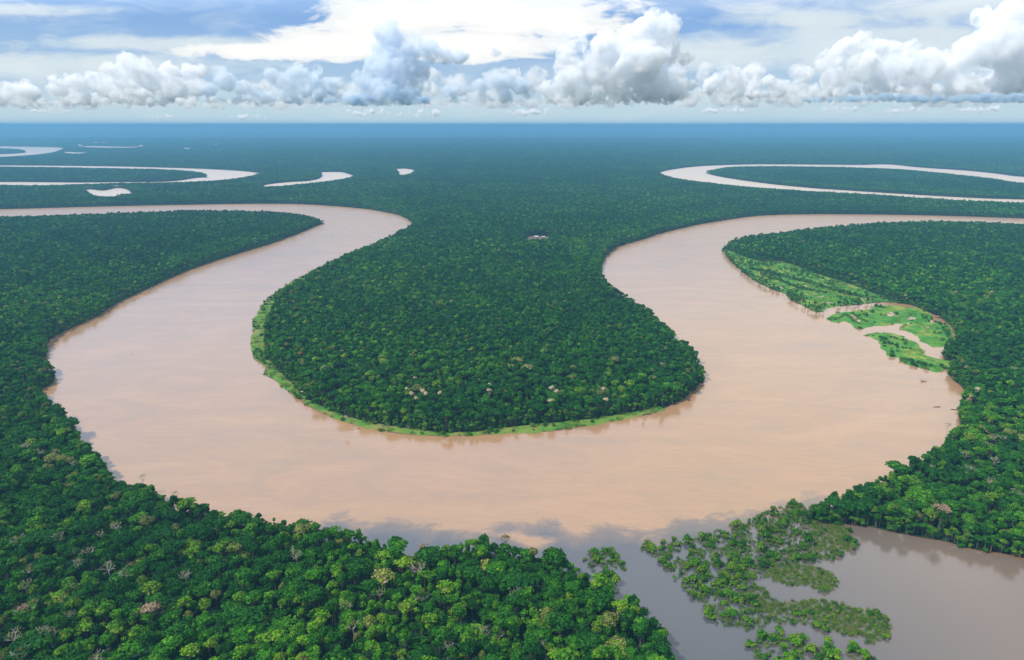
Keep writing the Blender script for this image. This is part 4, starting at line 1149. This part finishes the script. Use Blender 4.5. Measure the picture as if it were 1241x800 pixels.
def cloud(label, D, base, puffs, seed, material, kids=9, depth=0.5, rough=1.0, flat=0.25):
    rs = np.random.default_rng(seed)
    k = D / FPX
    zb = dirpt(620, base, D)[2]
    sph = []
    flats = []
    for pf in puffs:
        if len(pf) == 4:
            x, y, rx, ry = pf
            for j in range(int(rx / ry * 3.2)):
                r = ry * rs.uniform(0.5, 1.25) * (1.0 if D < 50000 else 0.8)
                c = dirpt(x + rs.uniform(-rx, rx), min(y + rs.uniform(-0.6, 0.6) * ry, base - r * 0.3), D) + np.array((0, rs.uniform(-1, 1) * rx * k * 0.3, 0)); sph.append((c, r * k))
            continue
        x, y, r = pf
        r *= 0.9
        c = dirpt(x, y, D) + np.array((0, rs.uniform(-depth, depth) * r * k, 0)); Rr = r * k
        sph.append((c, Rr))
        for j in range(kids):
            d = rs.normal(size=3); d[2] = abs(d[2]) * 0.8 - 0.15; d[1] = -abs(d[1]) if rs.uniform() < 0.7 else d[1]; d /= np.linalg.norm(d)
            r2 = Rr * rs.uniform(0.25, 0.45); c2 = c + d * Rr * rs.uniform(0.8, 1.0) * np.array((1, 1, 0.9))
            sph.append((c2, r2))
            for q in range(5):
                d2 = rs.normal(size=3); d2[2] = abs(d2[2]); d2 /= np.linalg.norm(d2)
                r3 = r2 * rs.uniform(0.25, 0.5)
                if r3 > 1.1 * k: sph.append((c2 + d2 * r2 * 0.9, r3))
    org = dirpt(sum(p[0] for p in puffs) / len(puffs), base, D)
    Vs, Fs = [], []
    for i, (c, r) in enumerate(sph):
        v = ICO_V * r + c - org
        zf = zb - org[2]
        v[:, 2] = np.where(v[:, 2] < zf, zf + (v[:, 2] - zf) * flat * 0.3, v[:, 2])
        Vs.append(v); Fs.append(ICO_F + i * len(ICO_V))
    for c, rx, ry in flats:
        Fs.append(ICO_F + len(Vs) * len(ICO_V)); Vs.append(ICO_V * (rx, max(ry * 3, rx * 0.4), ry) + c - org)
    me = bpy.data.meshes.new('cloud')
    V_ = np.vstack(Vs); F_ = np.vstack(Fs)
    me.from_pydata(V_.tolist(), [], F_.tolist()); me.materials.append(material)
    me.polygons.foreach_set('use_smooth', np.ones(len(me.polygons), bool))
    o = obj('cumulus_cloud', me, None, tuple(org))
    rm = o.modifiers.new('union', 'REMESH'); rm.mode = 'VOXEL'; rm.voxel_size = 1.0 * k; rm.use_smooth_shade = True
    co = bpy.data.objects
    for nm, scl, st in (('big', 14, 4.5), ('mid', 5, 4.0), ('small', 2.2, 2.6)):
        tx = tex[nm].copy(); tx.noise_scale = scl * k
        dm = o.modifiers.new('billow_' + nm, 'DISPLACE'); dm.texture = tx; dm.texture_coords = 'LOCAL'; dm.mid_level = 0.5; dm.strength = st * k * rough
    return tag(o, label, 'cloud', 'cumulus clouds along the horizon')
cloud('tall blue-grey cumulus tower with an arm of cloud leaning right', 32000, 128,
      [(475,30,9),(468,42,14),(482,50,16),(500,58,16),(520,62,15),(540,68,12),(557,70,10),(470,65,18),(455,82,18),(480,85,24),(505,88,16),(440,100,14),(465,112,20),(495,112,18),(430,118,12),(515,105,8),(462,121,44,5)], 1, M_cloud_grey)
cloud('broad grey-white cumulus with two lumpy peaks just right of centre', 34000, 128,
      [(795,25,14),(808,35,16),(780,40,20),(760,50,18),(735,62,22),(805,60,22),(775,75,28),(830,72,9),(700,52,12),(680,50,12),(690,66,18),(668,58,9),(720,85,24),(690,95,20),(750,100,24),(790,100,24),(820,105,18),(665,108,12),(700,115,14),(745,121,78,4),(700,113,40,7),(790,112,40,7),(760,117,50,6)], 2, M_cloud)
cloud('sunlit white cumulus bank in the left part of the sky', 36000, 131,
      [(160,76,12),(175,84,14),(150,88,14),(135,86,10),(205,88,12),(230,90,12),(190,98,16),(245,86,8),(110,98,12),(90,100,12),(70,108,12),(130,106,16),(160,108,18),(210,108,16),(240,106,12),(40,112,12),(15,112,12),(-10,112,10),(100,118,12),(0,124,8),(60,125,60,3),(170,123,85,4),(180,115,60,6),(-10,124,40,3)], 3, M_cloud)
cloud('ragged cumulus between the left cloud bank and the grey tower', 33000, 129,
      [(265,90,10),(275,100,12),(255,108,10),(295,108,10),(310,112,10),(330,90,8),(345,100,12),(360,88,10),(385,85,8),(375,100,14),(400,105,12),(350,115,12),(390,116,10),(320,118,8),(412,100,8),(350,121,70,4),(370,114,40,7),(275,121,30,3)], 4, M_cloud_grey)
cloud('small dark cumulus low between the grey tower and the twin peaks', 31000, 127,
      [(545,112,10),(560,108,9),(580,105,10),(600,100,12),(615,98,10),(630,104,12),(585,117,9),(610,116,10),(640,112,9),(530,120,5),(585,121,50,3),(598,65,6),(604,66,4)], 5, M_cloud_grey)
cloud('low rounded cumulus heads right of the twin-peaked cloud', 36000, 122,
      [(875,82,8),(885,88,9),(870,96,9),(860,105,9),(893,100,10),(880,108,10),(915,100,8),(930,98,8),(940,104,8),(905,110,8),(845,112,6),(950,108,8),(885,116,45,4),(940,115,25,3)], 6, M_cloud)
cloud('huge white cumulus mass climbing the right edge of the sky', 33000, 122,
      [(1235,20,26),(1215,30,22),(1190,22,12),(1182,18,8),(1200,55,30),(1240,70,34),(1170,65,22),(1150,80,22),(1045,50,12),(1060,60,14),(1030,58,12),(1015,62,10),(1080,60,12),(1100,62,12),(1000,75,14),(1040,82,20),(1080,85,22),(1115,80,20),(975,90,12),(1010,100,16),(1060,104,16),(1110,104,18),(1160,104,18),(1210,104,18),(1255,100,20),(965,106,10),(1280,60,40),(1060,112,75,7),(1180,112,90,8),(1150,118,150,3.2),(1240,114,60,6)], 7, M_cloud)

rc = np.random.default_rng(404)
def bank(x0, x1, yt, yb, n_, r0, r1):
    return [(rc.uniform(x0, x1), yb - (yb - yt) * rc.uniform(0, 1) ** 1.6, rc.uniform(r0, r1)) for _ in range(n_)]
cloud('long hazy cloud bank far behind the left cumulus, low in the sky', 52000, 132, bank(-30, 440, 98, 128, 46, 5, 12) + [(200, 126, 240, 5)], 31, M_cloud_far, kids=6)
cloud('hazy cloud bank far behind the grey tower and the twin peaks', 52000, 131, bank(500, 790, 88, 126, 34, 6, 13) + [(650, 125, 150, 5)], 32, M_cloud_far, kids=6)
cloud('hazy pale cloud bank far behind the right cumulus mass', 52000, 130, bank(820, 1270, 82, 122, 54, 7, 15) + [(1040, 122, 230, 5)], 33, M_cloud_far, kids=6)
cloud('thin dark blue cloud base lying low under the right cumulus mass', 30500, 124, [(1020, 121, 50, 2.6), (1100, 120, 70, 3.8), (1180, 119.5, 80, 4.4), (1250, 119, 50, 4.4), (1140, 118, 110, 3.2)], 34, M_cloud_dark, kids=4)
cloud('dark blue-grey cloud foot below the grey tower', 30500, 128, [(455, 121, 34, 5), (480, 112, 22, 7), (500, 122, 26, 4), (415, 122, 26, 4)], 35, M_cloud_dark, kids=4)
for (x, y, r_, lab) in [(60, 133, 5, 'small far white cumulus puff at the left edge, low on the horizon'), (195, 141, 4, 'flat far cumulus puffs low under the left cloud bank'), (300, 141, 4, 'flat far cumulus puffs low under the ragged cloud'),
                      (445, 136, 5, 'pale far cumulus puff low under the grey tower'), (510, 138, 5, 'long low line of cream puffs right of the grey tower foot'), (640, 136, 5, 'low pale puffs under the twin-peaked cloud'),
                      (875, 133, 5, 'low hazy puff under the rounded cloud heads'), (1015, 131, 4, 'small hazy puff under the dark cloud base'), (1095, 133, 4, 'small sunlit white puff under the dark cloud base'), (1190, 132, 5, 'row of sunlit white puffs under the far right cloud')]:
    rs_ = np.random.default_rng(int(x)); n_ = 7
    cloud(lab, 62000, y + 3, [(x + (i - 3) * r_ * rs_.uniform(1.1, 1.9), y + rs_.uniform(-1.5, 1.5), r_ * rs_.uniform(0.45, 0.95)) for i in range(n_)] + [(x, y + 2.0, r_ * 6, 1.6)], int(x), M_cloud, kids=5)

# ------------------------------------------------------------------ haze
hm = bpy.data.materials.new('haze'); hm.use_nodes = True; hm.node_tree.nodes.clear()
t = NT(hm.node_tree)
pv_ = t.n('ShaderNodeVolumePrincipled')
pv_.inputs['Color'].default_value = (0.185, 0.465, 0.75, 1)
pv_.inputs['Density'].default_value = 0.000102
pv_.inputs['Anisotropy'].default_value = 0.0
oo = t.n('ShaderNodeOutputMaterial'); t.l(pv_.outputs[0], oo.inputs['Volume'])
x0, x1, y0, y1, z0_, z1_ = -112000, 112000, -3000, 151000, -2.0, 330
hv = [(x0,y0,z0_),(x1,y0,z0_),(x1,y1,z0_),(x0,y1,z0_),(x0,y0,z1_),(x1,y0,z1_),(x1,y1,z1_),(x0,y1,z1_)]
o = obj('haze', mesh_from('haze', hv, [(3,2,1,0),(4,5,6,7),(0,1,5,4),(1,2,6,5),(2,3,7,6),(3,0,4,7)], [hm]))
o['kind'] = 'stuff'
